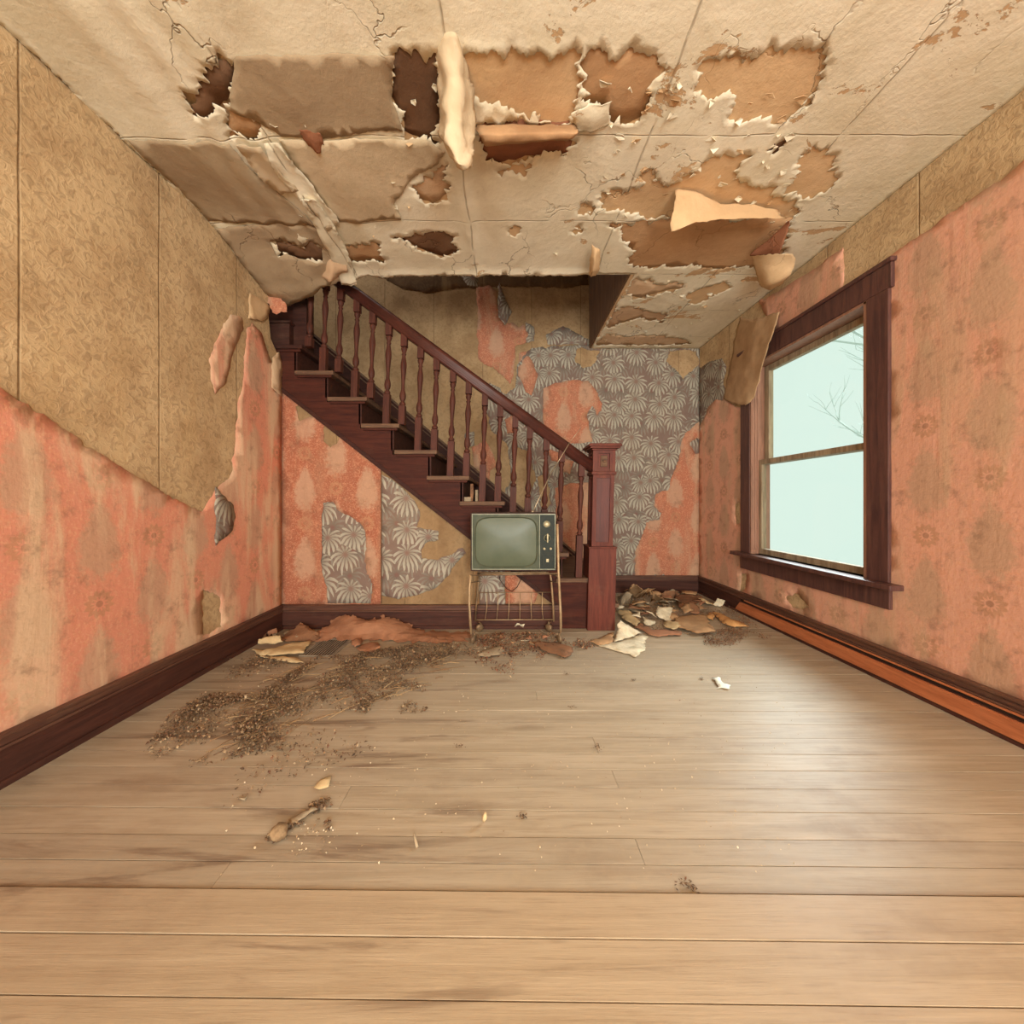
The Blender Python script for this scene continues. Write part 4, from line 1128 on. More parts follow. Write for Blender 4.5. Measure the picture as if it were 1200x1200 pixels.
# landing block and dark post at the head of the visible flight
a, z = fw(305, 404.5); b, z2 = fw(338, 378)
bm = bmesh.new(); bx(bm, a, b, DF + 0.01, DF + 0.30, z - 0.01, z2, 0.004); bx(bm, a, b + 0.012, DF - 0.005, DF + 0.31, z2, z2 + 0.014, 0.004)
sput('landing_step', bm, M['dark_wood'])
bm = bmesh.new(); bx(bm, b - 0.006, b + 0.088, DF + 0.06, DF + 0.16, fw(0, 404.5)[1], 3.1, 0.004)
sput('landing_post', bm, M['dark_wood'])
bm = bmesh.new(); bx(bm, -2.35, b - 0.006, DF + 0.10, DF + 0.13, fw(0, 404)[1], 3.1)
sput('landing_panel', bm, M['stringer_wood'])

# ------------------------------------------------------------------ television
YT = 2.225
s = F / YT
def tx(px): return (px - CX) / s
def tz(py): return EYE - (py - CY) / s
tvx0, tvx1, tvz0, tvz1 = tx(551.3), tx(652.2), tz(669.5), tz(600.8)
tv = empty('television', (0.5 * (tvx0 + tvx1), YT + 0.15, tvz0), 'old tube television with green screen and dark cabinet on a metal stand', 'television')
TO = Vector(tv.location)
M['tv_case'] = m_plain('dark_walnut_cabinet', (74, 52, 42), (54, 38, 32), 0.5)
M['tv_trim'] = m_plain('dull_silver_trim', (142, 142, 122), (116, 116, 98), 0.42, 0.5)
M['tv_mask'] = m_plain('grey_green_mask', (82, 86, 68), (68, 74, 58), 0.6)
M['tv_panel'] = m_plain('dark_green_control_panel', (40, 46, 38), (30, 36, 30), 0.6)
M['tv_knob'] = m_plain('cream_knob', (190, 178, 142), (160, 148, 116), 0.4, 0.2)
def tvput(name, bm, mat, parent=None, label=None):
    bmesh.ops.translate(bm, verts=bm.verts, vec=-TO)
    return put(name, bm, mat, parent or tv, label)
bm = bmesh.new()
bx(bm, tvx0, tvx1, YT + 0.004, YT + 0.16, tvz0, tvz1, 0.006)
vs = bx(bm, tvx0 + .05, tvx1 - .05, YT + 0.13, YT + 0.185, tvz0 + .03, tvz1 - .04, 0.01)
tvput('cabinet', bm, M['tv_case'])
def ring(x0, x1, z0, z1, wd, ya, yb, bev=0.0015):
    bm = bmesh.new()
    bx(bm, x0, x1, ya, yb, z1 - wd, z1, bev); bx(bm, x0, x1, ya, yb, z0, z0 + wd, bev)
    bx(bm, x0, x0 + wd, ya, yb, z0 + wd, z1 - wd, bev); bx(bm, x1 - wd, x1, ya, yb, z0 + wd, z1 - wd, bev)
    return bm
fx0, fx1, fz0, fz1 = tx(553.0), tx(650.8), tz(667.4), tz(602.2)
tvput('front_trim', ring(fx0, fx1, fz0, fz1, 0.0055, YT - 0.012, YT + 0.006), M['tv_trim'])
xd = tx(632.2)
tvput('divider', box_bm(xd - .002, xd + .002, YT - .012, YT + .006, fz0 + .005, fz1 - .005, .001), M['tv_trim'])
# mask with a rounded opening and the bulging tube
def rrect(cx, cz, w, h, p, n=64):
    out = []
    for k in range(n):
        a = 2 * math.pi * k / n
        c, q = math.cos(a), math.sin(a)
        out.append((cx + w * math.copysign(abs(c) ** (2 / p), c), cz + h * math.copysign(abs(q) ** (2 / p), q)))
    return out
scx, scz = (tx(556.8) + tx(629.3)) / 2, (tz(606.2) + tz(664.4)) / 2
shw, shh = (tx(629.3) - tx(556.8)) / 2, (tz(606.2) - tz(664.4)) / 2
bm = bmesh.new()
n = 64
mx0, mx1, mz0, mz1 = fx0 + .0055, xd - .002, fz0 + .0055, fz1 - .0055
inner = rrect(scx, scz, shw, shh, 5.0, n)
outer_ = []
for k in range(n):
    x, z = inner[k]; dx, dz = x - scx, z - scz
    tt = min(((mx1 - scx) if dx > 0 else (scx - mx0)) / max(abs(dx), 1e-6), ((mz1 - scz) if dz > 0 else (scz - mz0)) / max(abs(dz), 1e-6))
    outer_.append((scx + dx * tt, scz + dz * tt))
va = [bm.verts.new((x, YT - .004, z)) for x, z in outer_]
vb = [bm.verts.new((x, YT - .006, z)) for x, z in rrect(scx, scz, shw * 1.015, shh * 1.02, 5.0, n)]
vc = [bm.verts.new((x, YT + .002, z)) for x, z in rrect(scx, scz, shw * .98, shh * .972, 4.9, n)]
for p, q in ((va, vb), (vb, vc)):
    for k in range(n): bm.faces.new((p[k], p[(k + 1) % n], q[(k + 1) % n], q[k]))
bmesh.ops.recalc_face_normals(bm, faces=bm.faces)
tvput('screen_mask', bm, M['tv_mask'])
bm = bmesh.new()
rings = []
for k in range(9):
    f = 1 - k / 9
    rings.append([bm.verts.new((scx + (x - scx) * f, YT + .0025 - .018 * (1 - f * f), scz + (z - scz) * f)) for x, z in rrect(scx, scz, shw * .985, shh * .978, 4.8, n)])
for i in range(8):
    for k in range(n):
        f_ = bm.faces.new((rings[i][k], rings[i][(k + 1) % n], rings[i + 1][(k + 1) % n], rings[i + 1][k])); f_.smooth = True
cv = bm.verts.new((scx, YT - .0155, scz))
for k in range(n):
    f_ = bm.faces.new((rings[8][k], rings[8][(k + 1) % n], cv)); f_.smooth = True
bmesh.ops.recalc_face_normals(bm, faces=bm.faces)
tvput('screen', bm, m_plain('green_grey_tube_glass', (88, 95, 74), (80, 88, 68), 0.40, 0, 0.4, 6), label='bulging dusty green tube')
bm = bmesh.new(); bx(bm, xd + .002, fx1 - .0055, YT - .006, YT + .004, fz0 + .0055, fz1 - .0055, .001)
pan = tvput('control_panel', bm, M['tv_panel'])
def kn(name, px, py, r, dep, mat, extra=None):
    bm = bmesh.new(); x, z = tx(px), tz(py)
    lathe(bm, [(r, YT - .006), (r, YT - .006 - dep * .6), (r * .85, YT - .006 - dep), (r * .2, YT - .006 - dep)], x, z, 20, 'y')
    if extra: extra(bm, x, z)
    bmesh.ops.translate(bm, verts=bm.verts, vec=-TO)
    return put(name, bm, mat, pan)
kn('channel_ring', 640.6, 614.2, .0225, .006, M['tv_trim'])
kn('channel_dial', 640.6, 614.2, .0165, .016, M['tv_knob'])
kn('tuner_ring', 641.1, 630.3, .0215, .006, M['tv_trim'])
kn('tuner_ring', 641.1, 630.3, .0175, .010, M['tv_panel'])
bm = bmesh.new(); x, z = tx(641.3), tz(630.3); bx(bm, x - .004, x + .004, YT - .026, YT - .012, z - .026, z + .026, .002)
bmesh.ops.translate(bm, verts=bm.verts, vec=-TO); put('tuner_pointer', bm, M['tv_knob'], pan)
kn('knob', 637.6, 642.8, .0075, .014, M['tv_knob']); kn('knob', 645.1, 642.8, .0075, .014, M['tv_knob'])
bm = ring(tx(635), tx(648), tz(664.6), tz(649.2), .002, YT - .008, YT - .005, 0)
bx(bm, tx(635.5), tx(647.5), YT - .0075, YT - .005, tz(664.2), tz(649.6))
bmesh.ops.translate(bm, verts=bm.verts, vec=-TO); put('speaker_panel', bm, M['tv_panel'], pan)
bm = bmesh.new(); x, z = tx(641.4), tz(656.6); bx(bm, x - .008, x + .008, YT - .0115, YT - .007, z - .010, z + .010, .002)
bmesh.ops.translate(bm, verts=bm.verts, vec=-TO); put('square_badge', bm, M['tv_knob'], pan)
# antenna
ya = YT + 0.13
def an(px, py): return Vector(((px - CX) / F * ya, ya, EYE - (py - CY) / F * ya))
bm = tube([an(624, 602), an(627.5, 593), an(645, 556)], [.0035, .0035, .0032], 8); tube([an(645, 556), an(668, 518)], .0026, 8, True, bm); tube([an(668, 518), an(681, 501)], .0018, 6, True, bm)
lathe(bm, [(.010, tvz1 - .003), (.010, tvz1 + .006), (.004, tvz1 + .010)], an(624, 602).x, ya, 10)
M['antenna'] = m_plain('dull_antenna_metal', (196, 178, 148), (166, 146, 118), 0.35, 0.7)
tvput('antenna', bm, M['antenna'])
bm = tube([Vector((tx(582), YT + .17, tvz0 + .02)), at(586, 680, 2.42), at(594, 690, 2.43), at(600, 693, 2.43), at(606, 688, 2.42), at(612, 676, 2.40)], .0025, 6)
tvput('cord', bm, M['gap'])

# ------------------------------------------------------------------ TV stand
M['gold'] = m_plain('tarnished_brass_tube', (188, 160, 124), (156, 130, 98), 0.45, 0.35)
M['gold_dull'] = m_plain('dull_bronze_tube', (142, 118, 90), (108, 88, 68), 0.5, 0.4)
stand = empty('tv_stand', (TO.x, YT + .1, 0), 'tarnished brass tube stand with wire rack and casters under the television', 'stand')
STO = Vector(stand.location)
def stput(name, bm, mat, parent=None):
    bmesh.ops.translate(bm, verts=bm.verts, vec=-STO); return put(name, bm, mat, parent or stand)
yf, yr = 2.20, 2.40
def caster(leg, p, ang):
    bm = bmesh.new(); r = .026
    for sgn in (-1, 1):
        prof = [(.006, -.002), (r * .8, -.004), (r, 0), (r * .96, .006), (r * .5, .010), (.003, .011)]
        vs0 = set(bm.verts)
        lathe(bm, [(a, sgn * b) for a, b in prof], 0, 0, 16, 'y')
    tube([Vector((0, 0, 0)), Vector((0.006, 0, .022)), Vector((0, 0, .040))], .005, 6, True, bm)
    bm.transform(Matrix.Translation(p) @ Matrix.Rotation(ang, 4, 'Z') @ Matrix.Rotation(.12, 4, 'X'))
    bmesh.ops.translate(bm, verts=bm.verts, vec=-STO)
    put('caster', bm, M['gold_dull'], leg)
def q(px, py, d): return at(px, py, d)
zt_ = tvz0 - 0.008
lf = stput('leg', tube([q(551.5, 674, yf), q(550.2, 690, yf), q(550, 708, yf), q(551, 726, yf), q(552.2, 743, yf)], .0075, 10), M['gold'])
caster(lf, Vector((q(555, 0, yf).x, yf, .0265)), 1.1)
rf = stput('leg', tube([q(653, 614, yf), q(653.8, 640, yf), q(654.6, 672, yf), q(656, 700, yf), q(657, 720, yf), q(657.2, 741, yf)], .0075, 10), M['gold'])
caster(rf, Vector((q(655.5, 0, yf).x, yf, .0265)), -1.2)
lr = stput('leg', tube([q(562, 671.5, yr), q(560.5, 685, yr), q(558.5, 705, yr), q(557, 728, yr)], .0065, 8), M['gold_dull'])
caster(lr, Vector((q(562, 0, yr).x, yr, .0265)), .4)
rr_ = stput('leg', tube([q(638, 671, yr), q(642, 671.2, yr), q(644.8, 673, yr), q(646, 680, yr), q(648, 705, yr), q(649, 728, yr)], .0065, 8), M['gold'])
caster(rr_, Vector((q(643, 0, yr).x, yr, .0265)), 2.4)
stput('top_rail', tube([q(562, 671.5, yr), q(600, 671.2, yr), q(640, 670.6, yr)], .0060, 8), M['gold'])
stput('top_rail', tube([q(551.5, 674, yf), q(600, 673.2, yf), q(654.6, 672, yf)], .0055, 8), M['gold_dull'])
for xa, xb in ((552, 562), (654, 644)):
    stput('side_rail', tube([q(xa, 675, yf), q(xb, 672.4, yr)], .005, 8), M['gold_dull'])
    stput('side_rail', tube([q(xa - (1.5 if xa < 600 else -1), 683, yf), q(xb, 681, yr)], .0028, 6), M['gold_dull'])
stput('rack_rail', tube([q(557.4, 726.5, yr), q(600, 726.3, yr), q(648.8, 726, yr)], .0035, 6), M['gold'])
stput('rack_rail', tube([q(559.5, 694.5, yr), q(600, 694.3, yr), q(647, 694, yr)], .0026, 6), M['gold_dull'])
for i in range(6):
    t = i / 5
    xt, xb = 570.8 + t * (635.5 - 570.8), 568.4 + t * (636.5 - 568.4)
    stput('rack_wire', tube([q(xt, 694.4, yr), q(xt - .3, 712, yr - .004), q(xb, 726.6, yr)], .0026, 6), M['gold'])
for xa in (558, 648):
    stput('rack_rail', tube([q(xa, 727, yr), at(xa + (6 if xa < 600 else -5), 731, yr - .10)], .003, 6), M['gold_dull'])

# ------------------------------------------------------------------ floor register
va_, vb_ = fl(354, 768.5), fl(413, 750)
vx0, vx1, vy0, vy1 = va_.x, vb_.x - 0.012, va_.y, vb_.y
vent = empty('floor_vent', ((vx0 + vx1) / 2, (vy0 + vy1) / 2, 0), 'dark iron floor grate half covered by torn paper near the left corner', 'floor vent')
VO = Vector(vent.location)
M['iron'] = m_plain('dark_iron', (150, 138, 120), (124, 112, 98), 0.6, 0.1)
bm = bmesh.new(); bx(bm, vx0, vx1, vy0, vy1, .0012, .0022); bmesh.ops.translate(bm, verts=bm.verts, vec=-VO); put('backing', bm, M['gap'], vent)
bm = bmesh.new()
bx(bm, vx0 - .012, vx1 + .012, vy0 - .012, vy0, .0012, .006, .001); bx(bm, vx0 - .012, vx1 + .012, vy1, vy1 + .012, .0012, .006, .001)
bx(bm, vx0 - .012, vx0, vy0, vy1, .0012, .006, .001); bx(bm, vx1, vx1 + .012, vy0, vy1, .0012, .006, .001)
bmesh.ops.translate(bm, verts=bm.verts, vec=-VO); put('frame', bm, M['iron'], vent)
k = 11
sm = None
for i in range(k):
    x = vx0 + (i + .5) * (vx1 - vx0) / k
    if sm is None:
        b_ = bmesh.new(); bx(b_, -.0032, .0032, vy0 - VO.y, vy1 - VO.y, .0022, .0046, .0005)
        o = put('slat', b_, M['iron'], vent); sm = o.data
    else:
        o = put('slat', sm, None, vent)
    o.location.x = x - VO.x

# ------------------------------------------------------------------ torn paper and board on the floor
M['s_orange'] = m_plain('fallen_orange_brown_paper', (166, 118, 88), (140, 96, 70), 0.85, sc=8)
M['s_brown'] = m_plain('fallen_brown_paper', (146, 104, 74), (112, 80, 58), 0.85, sc=8)
M['s_tan'] = m_plain('fallen_tan_paper', (184, 146, 106), (156, 120, 86), 0.85, sc=9)
M['s_cream'] = m_plain('fallen_cream_board', (208, 182, 138), (180, 152, 110), 0.85, sc=9)
M['s_white'] = m_plain('fallen_white_plaster', (226, 214, 186), (196, 180, 148), 0.85, sc=18)
M['s_ochre'] = m_plain('fallen_ochre_paper', (214, 162, 104), (192, 140, 88), 0.8, sc=8)
M['s_grey'] = m_plain('fallen_grey_paper', (168, 148, 120), (140, 122, 98), 0.85, sc=8)
M['s_bright'] = m_plain('fresh_white_paper', (238, 236, 220), (222, 220, 204), 0.8, sc=8)

def scrap(name, pts, mat, label, cat='paper', group=None, z0=0.004, hump=0.012, seed=0.0, thick=0.002, amp=0.008, g=0.018, parent=None, flat=False):
    """a torn sheet through 3-D outline points; (px, py) lies on the floor, (px, py, depth) stands free"""
    P3 = []
    for p in pts:
        if isinstance(p, Vector): P3.append(p)
        elif len(p) == 2: P3.append(fl(p[0], p[1], z0))
        else: P3.append(at(*p))
    base = [(p.x, p.y + p.z) for p in P3]
    size = math.sqrt(max((p - q).length_squared for p in P3 for q in P3))
    loop = rough(base, min(amp, .07 * size), 0.012, seed)
    V, Fa = cdt([loop], [], g, random.Random(int(seed * 10) + 3))
    # densify the true outline, then interpolate the height field from it
    B2, B3 = [], []
    for i in range(len(P3)):
        a, b = P3[i], P3[(i + 1) % len(P3)]
        for t in (0, .25, .5, .75):
            c = a.lerp(b, t); B2.append((c.x, c.y + c.z)); B3.append(c.z)
    B2 = np.array(B2); B3 = np.array(B3)
    cen = Vector((sum(p.x for p in P3) / len(P3), sum(p.y for p in P3) / len(P3), min(p.z for p in P3)))
    d2 = ((V[:, None, :] - B2[None]) ** 2).sum(2) + 1e-6
    wts = 1 / d2 ** 1.5
    Z = (wts * B3).sum(1) / wts.sum(1)
    de = edge_dist(V, [loop])
    co = []
    for (u, v), z, e in zip(V, Z, de):
        zz = z + hump * min(1, e / 0.03) * (0.5 + 0.7 * nz(u * 11 + seed, v * 11, seed)) + 0.010 * max(0, nz(u * 25, v * 25 + seed, 2.0)) + .012 * abs(nz(u * 9 + seed * 3, v * 9)) * min(1, e / .02)
        zz = max(zz, z0 - 0.001)
        co.append((u - cen.x, (v - z) - cen.y, zz - cen.z))
    o = put(name, mesh_from(co, Fa, not flat), mat, parent, label, None, cat, group, cen)
    m = o.modifiers.new('thickness', 'SOLIDIFY'); m.thickness = thick; m.offset = 0
    return o
scrap('paper_sheet', [(372, 752), (410, 749.5), (450, 751), (500, 753), (549, 752), (546, 741, 2.40), (522, 741, 2.41), (492, 738.5, 2.42), (480, 730, 2.425), (462, 724, 2.43), (449, 720, 2.43), (444, 727, 2.42), (440, 723, 2.425), (434, 727, 2.42), (428, 727, 2.42), (414, 720, 2.43), (398, 722, 2.425), (385, 734, 2.40), (366, 741, 2.33)],
      M['s_orange'], 'large orange-brown torn paper sheet crumpled against the baseboard', seed=1.3, hump=.014, g=.03, amp=.03, flat=True)
scrap('paper_sheet', [(336, 752), (368, 751.5), (376, 747, 2.24), (368, 738, 2.33), (358, 734, 2.38), (352, 729, 2.41), (344, 740, 2.37), (334, 744, 2.3), (328, 748, 2.25)], M['s_brown'], 'dull brown crumpled paper between the corner and the orange-brown sheet', seed=2.3, hump=.03, g=.034, flat=True)
scrap('board_piece', [(302, 755, 2.09), (303, 749, 2.10), (329, 744, 2.16), (332, 752, 2.15), (316, 755, 2.12)], M['s_cream'], 'short cream board end jutting out of the debris in the left corner', 'board', seed=3.3, thick=.012, hump=.004)
scrap('board_piece', [(294, 761), (311, 763), (335, 755.5), (364, 752), (359, 759), (356, 765), (330, 767), (304, 768)], M['s_cream'], 'long cream torn board lying beside the floor grate', 'board', seed=3.9, thick=.006, z0=.014)
scrap('board_piece', [(304, 769), (330, 769.5), (346, 771), (356, 777), (340, 776), (322, 773)], M['s_cream'], 'thin pale splintered strip lying in front of the cream board', 'board', seed=4.4, thick=.004, z0=.008)
scrap('paper_scrap', [(309, 745), (314, 740, 2.27), (324, 735.5, 2.30), (325, 741, 2.29), (314, 747)], M['s_orange'], 'small orange scrap leaning in the left wall corner', seed=4.9)
scrap('paper_scrap', [(418, 761), (425, 755.5), (444, 753), (446, 759, 2.10), (435, 765)], M['s_orange'], 'pinkish orange scrap lying right of the floor grate', seed=5.5, hump=.015)
scrap('paper_scrap', [(411, 754), (416, 749, 2.2), (424, 749), (423, 755), (416, 758)], M['s_orange'], 'little curled orange scrap at the edge of the floor grate', seed=5.9, z0=.012, hump=.02)
scrap('paper_scrap', [(559, 767), (576, 759), (587, 756.5), (592, 761), (585, 767), (568, 769.5)], M['s_grey'], 'flat grey-tan paper piece in front of the television stand', seed=6.4, z0=.012)
scrap('board_piece', [(623, 752), (633, 760.5), (663, 771.5), (672, 764), (671, 759), (651, 753)], M['s_brown'], 'brown board piece lying under the right front caster', 'board', seed=6.9, z0=.010, thick=.004)
scrap('plaster_chip', [(602, 735), (606, 730, 2.42), (615, 731, 2.42), (613, 736)], M['s_white'], 'white chip lying under the wire rack', 'plaster', seed=7.2, z0=.012)
scrap('plaster_sheet', [(719, 753), (722, 742, 2.31), (727, 727, 2.34), (733, 732, 2.36), (742, 736, 2.38), (752, 742)], M['s_white'], 'pointed white plaster sheet leaning at the foot of the newel post', 'plaster', seed=7.8, thick=.003)
scrap('plaster_sheet', [(719, 754), (753, 744), (759, 746), (757, 753), (755.5, 760), (745.5, 770.5), (722, 763), (701, 756.5)], M['s_white'], 'flat white plaster sheet with a toothed right edge near the newel post', 'plaster', seed=8.3, thick=.003, amp=.008)
scrap('paper_scrap', [(690, 752), (708, 745), (720, 740.5), (717.5, 754), (702, 756.5)], M['s_tan'], 'tan triangular paper directly in front of the newel post', seed=8.8, z0=.008)
scrap('board_piece', [(743, 734), (750, 730.5), (764, 738), (799, 740), (799, 744), (772, 746), (760, 743.5)], M['s_orange'], 'flat pinkish brown board right of the white plaster', 'board', seed=9.3, z0=.010)
scrap('board_piece', [(785, 732), (796, 723), (825, 720.5), (838, 740), (816, 742)], M['s_tan'], 'broad tan board with a pale front edge in the right heap', 'board', seed=9.8, z0=.022, thick=.008, hump=.004)
scrap('paper_curl', [(835, 717), (846, 720, 2.75), (857, 728, 2.62), (868, 732, 2.57), (878, 734), (861, 735), (848, 731), (842, 725)], M['s_ochre'], 'long curled ochre strip near the right baseboard', seed=10.3, z0=.012, hump=.03)
scrap('paper_scrap', [(827.5, 723), (832, 717.5), (838, 721), (836, 727)], M['s_ochre'], 'rounded ochre scrap touching the curled ochre strip', seed=10.8, z0=.012, hump=.025)
scrap('plaster_chip', [(835, 709), (841, 701, 2.98), (850, 704, 2.95), (844, 711)], M['s_white'], 'grey-white flake leaning near the right back corner', 'plaster', seed=11.3)
scrap('paper_scrap', [(834, 795), (842, 794), (846, 799), (856, 803), (853, 808), (846, 806), (839.5, 806.5), (838, 800)], M['s_bright'], 'bright white scrap alone on the bare boards by the window', seed=11.8, hump=.01)
scrap('paper_scrap', [(368, 923), (376, 914.5), (388, 912), (386, 918), (385, 922), (374, 925)], M['s_cream'], 'leaf-shaped pale scrap alone on the left floorboards', seed=12.3, hump=.006, g=.012, amp=.002)
scrap('paper_scrap', [(735, 698), (738, 690, 3.02), (743, 684, 3.05), (753, 691, 3.0), (756, 699), (747, 702)], M['s_tan'], 'tan sheet folded like a tent at the back of the heap', seed=12.8)
scrap('paper_scrap', [(744, 700), (752, 694, 3.0), (760, 689, 3.02), (766, 694, 2.98), (772, 700, 2.9), (784, 704), (762, 706)], M['s_tan'], 'curling tan strip across the middle of the heap', seed=13.3)
scrap('paper_scrap', [(724, 700), (735, 693, 2.95), (742, 697, 2.9), (743, 706), (725, 712)], M['s_grey'], 'grey-green sheet tucked behind the newel post', seed=13.8)
scrap('paper_scrap', [(770, 702), (780, 692, 3.1), (792, 692, 3.1), (798, 698), (786, 704)], M['s_brown'], 'rounded brown sheet by the back baseboard', seed=14.3, hump=.03)
scrap('paper_scrap', [(790, 700), (812, 694), (826, 702), (818, 710), (796, 712)], M['s_brown'], 'flat brown sheet in the right back corner', seed=14.8, z0=.02, hump=.02)
scrap('paper_scrap', [(722, 716), (738, 716, 2.7), (750, 728), (746, 734), (732, 728)], M['s_cream'], 'cream strip slanting out beside the newel post', seed=15.3, z0=.02)
scrap('paper_scrap', [(777, 733), (782, 728), (798, 730), (800, 735), (788, 738)], M['s_cream'], 'yellowish crumpled paper on the pinkish brown board', seed=15.8, z0=.022, hump=.02)
RS = random.Random(77)
WORD = {'s_tan': 'tan', 's_brown': 'brown', 's_orange': 'orange-brown', 's_cream': 'cream', 's_grey': 'grey-tan', 's_white': 'white'}
hx = [(724, 694), (760, 692), (800, 690), (834, 704), (836, 716), (800, 728), (770, 734), (742, 730), (724, 716)]
placed = 0
while placed < 42:
    px, py = RS.uniform(722, 840), RS.uniform(691, 736)
    if not inside(np.array([[px, py]]), hx)[0]: continue
    c = fl(px, py, 0); r = RS.uniform(.035, .085); a0 = RS.uniform(0, 6.28); k = RS.choice([3, 4, 4, 5])
    zb = RS.uniform(.012, .05); tl = RS.uniform(0, 6.28); tt = RS.uniform(.0, .55)
    pts = []
    for i in range(k):
        a = a0 + i * 2 * math.pi / k + RS.uniform(-.4, .4); rr2 = r * RS.uniform(.6, 1.25)
        dx, dy = rr2 * math.cos(a), rr2 * math.sin(a)
        pts.append(Vector((c.x + dx, min(c.y + dy, DB - .04), max(.006, zb + tt * (dx * math.cos(tl) + dy * math.sin(tl))))))
    mk = RS.choice(['s_tan', 's_tan', 's_brown', 's_orange', 's_cream', 's_grey', 's_white']); cw = WORD[mk]
    scrap('paper_fragment', pts, M[mk], 'small torn %s fragment in the heap between newel post and right back corner' % cw, 'paper', '%s fragments heaped in the right back corner' % cw, z0=.005, seed=20 + placed * .37, hump=RS.uniform(.004, .03), thick=.0015, g=.03)
    placed += 1
placed = 0
for zone, n_, mts in ((((300, 745), (352, 733), (352, 750), (300, 762)), 8, ['s_brown', 's_grey', 's_cream']), (((562, 738), (650, 736), (676, 752), (600, 764), (560, 760)), 16, ['s_brown', 's_grey', 's_white', 's_tan', 's_orange'])):
    cnt = 0
    while cnt < n_:
        px, py = RS.uniform(290, 700), RS.uniform(730, 770)
        if not inside(np.array([[px, py]]), list(zone))[0]: continue
        c = fl(px, py, 0); r = RS.uniform(.014, .032); a0 = RS.uniform(0, 6.28); k = RS.choice([3, 4])
        pts = [Vector((c.x + r * RS.uniform(.6, 1.3) * math.cos(a0 + i * 6.283 / k), min(c.y + r * RS.uniform(.6, 1.3) * math.sin(a0 + i * 6.283 / k), DF - .05), RS.uniform(.006, .03))) for i in range(k)]
        left = px < 450
        mk = RS.choice(mts); cw = WORD[mk]; wh = 'in the left back corner' if left else 'under the television stand'
        scrap('paper_fragment', pts, M[mk], 'small torn %s fragment in the debris %s' % (cw, wh), 'paper', '%s fragments %s' % (cw, wh), z0=.005, seed=60 + placed * .37, hump=.006, thick=.0015, g=.015, amp=.002)
        cnt += 1; placed += 1

# ------------------------------------------------------------------ leaf litter, twigs and crumbs (uncountable)
leafm = m_litter('dry_leaf_litter', [(92, 74, 58), (124, 100, 76), (70, 56, 46), (150, 122, 92), (104, 80, 60), (172, 144, 110), (80, 64, 52), (122, 84, 62), (194, 172, 138)])
rng = np.random.default_rng(5)
def litter(name, spots, mat, label, size=(.005, .016), lift=0.02, cat='litter', flat=False, aspect=(1.2, 3.0)):
    """spots: (polygon on the floor in picture pixels, count, clumpiness)"""
    vs, fs = [], []
    for poly, cnt, clump in spots:
        W = np.array([tuple(fl(a, b, 0))[:2] for a, b in poly])
        lo, hi = W.min(0), W.max(0)
        got = 0; tries = 0
        while got < cnt and tries < 200:
            tries += 1
            P = rng.uniform(lo, hi, (4000, 2))
            P = P[inside(P, W)]
            de = edge_dist(P, [[tuple(W[i] + (W[(i + 1) % len(W)] - W[i]) * t / 8) for i in range(len(W)) for t in range(8)]]) if len(P) else np.zeros(0)
            for (x, y), e in zip(P, de):
                if got >= cnt: break
                nv = 0.5 + 0.9 * fr(x * 6, y * 6, 1.0, 4)
                if clump and rng.random() > max(0.0, (nv - 0.25 * clump) * 1.3) * min(1.0, e / .05 + .15): continue
                got += 1
                L = rng.uniform(*size); Wd = L / rng.uniform(*aspect)
                a = rng.uniform(0, 6.283); ti = rng.uniform(-.9, .9) * (0.1 if flat else 1); ro = rng.uniform(-.9, .9) * (0.1 if flat else 1)
                z = 0.002 + (rng.random() ** 2) * lift * min(1.0, e / .06) + abs(math.sin(ti)) * L * .5
                m = Matrix.Translation((x, y, z)) @ Matrix.Rotation(a, 3, 'Z').to_4x4() @ Matrix.Rotation(ti, 3, 'Y').to_4x4() @ Matrix.Rotation(ro, 3, 'X').to_4x4()
                b = len(vs); cu = L * rng.uniform(.05, .35)
                for p in ((-L / 2, 0, 0), (0, -Wd / 2, cu), (L / 2, 0, 0), (0, Wd / 2, cu)):
                    vs.append(tuple(m @ Vector(p)))
                fs += [(b, b + 1, b + 3), (b + 1, b + 2, b + 3)]
    me = mesh_from(vs, fs)
    return put(name, me, mat, None, label, 'stuff', cat)
litter('leaf_litter', [
    ([(200, 838), (240, 812), (300, 815), (345, 785), (360, 770), (412, 768), (480, 756), (556, 754), (560, 772), (520, 778), (470, 795), (500, 806), (498, 815), (455, 808), (430, 838), (380, 832), (345, 855), (330, 880), (280, 890), (240, 900), (190, 905), (165, 880)], 11000, 0.75),
    ([(258, 775), (300, 764), (345, 776), (330, 786), (262, 800)], 700, .5),
    ([(440, 812), (500, 820), (502, 835), (470, 838)], 160, .7),
    ([(310, 985), (330, 968), (385, 962), (398, 992), (350, 1004)], 260, .6),
    ([(358, 945), (385, 934), (390, 946), (366, 956)], 150, .5),
    ([(258, 905), (300, 900), (350, 860), (420, 850), (440, 880), (330, 925), (262, 950)], 260, .8),
], leafm, 'brown dry leaf litter spread over the left floorboards')
litter('leaf_litter', [
    ([(548, 750), (575, 742), (650, 742), (672, 756), (640, 770), (620, 782), (600, 795), (575, 786), (556, 778)], 2600, .6),
    ([(672, 748), (692, 750), (700, 758), (680, 764), (668, 758)], 300, .5),
], m_litter('reddish_leaf_litter', [(74, 48, 38), (110, 70, 52), (54, 36, 30), (150, 110, 78), (120, 60, 46), (180, 140, 104), (96, 56, 44), (206, 178, 140)]), 'reddish brown dry leaves and flakes heaped below the television')
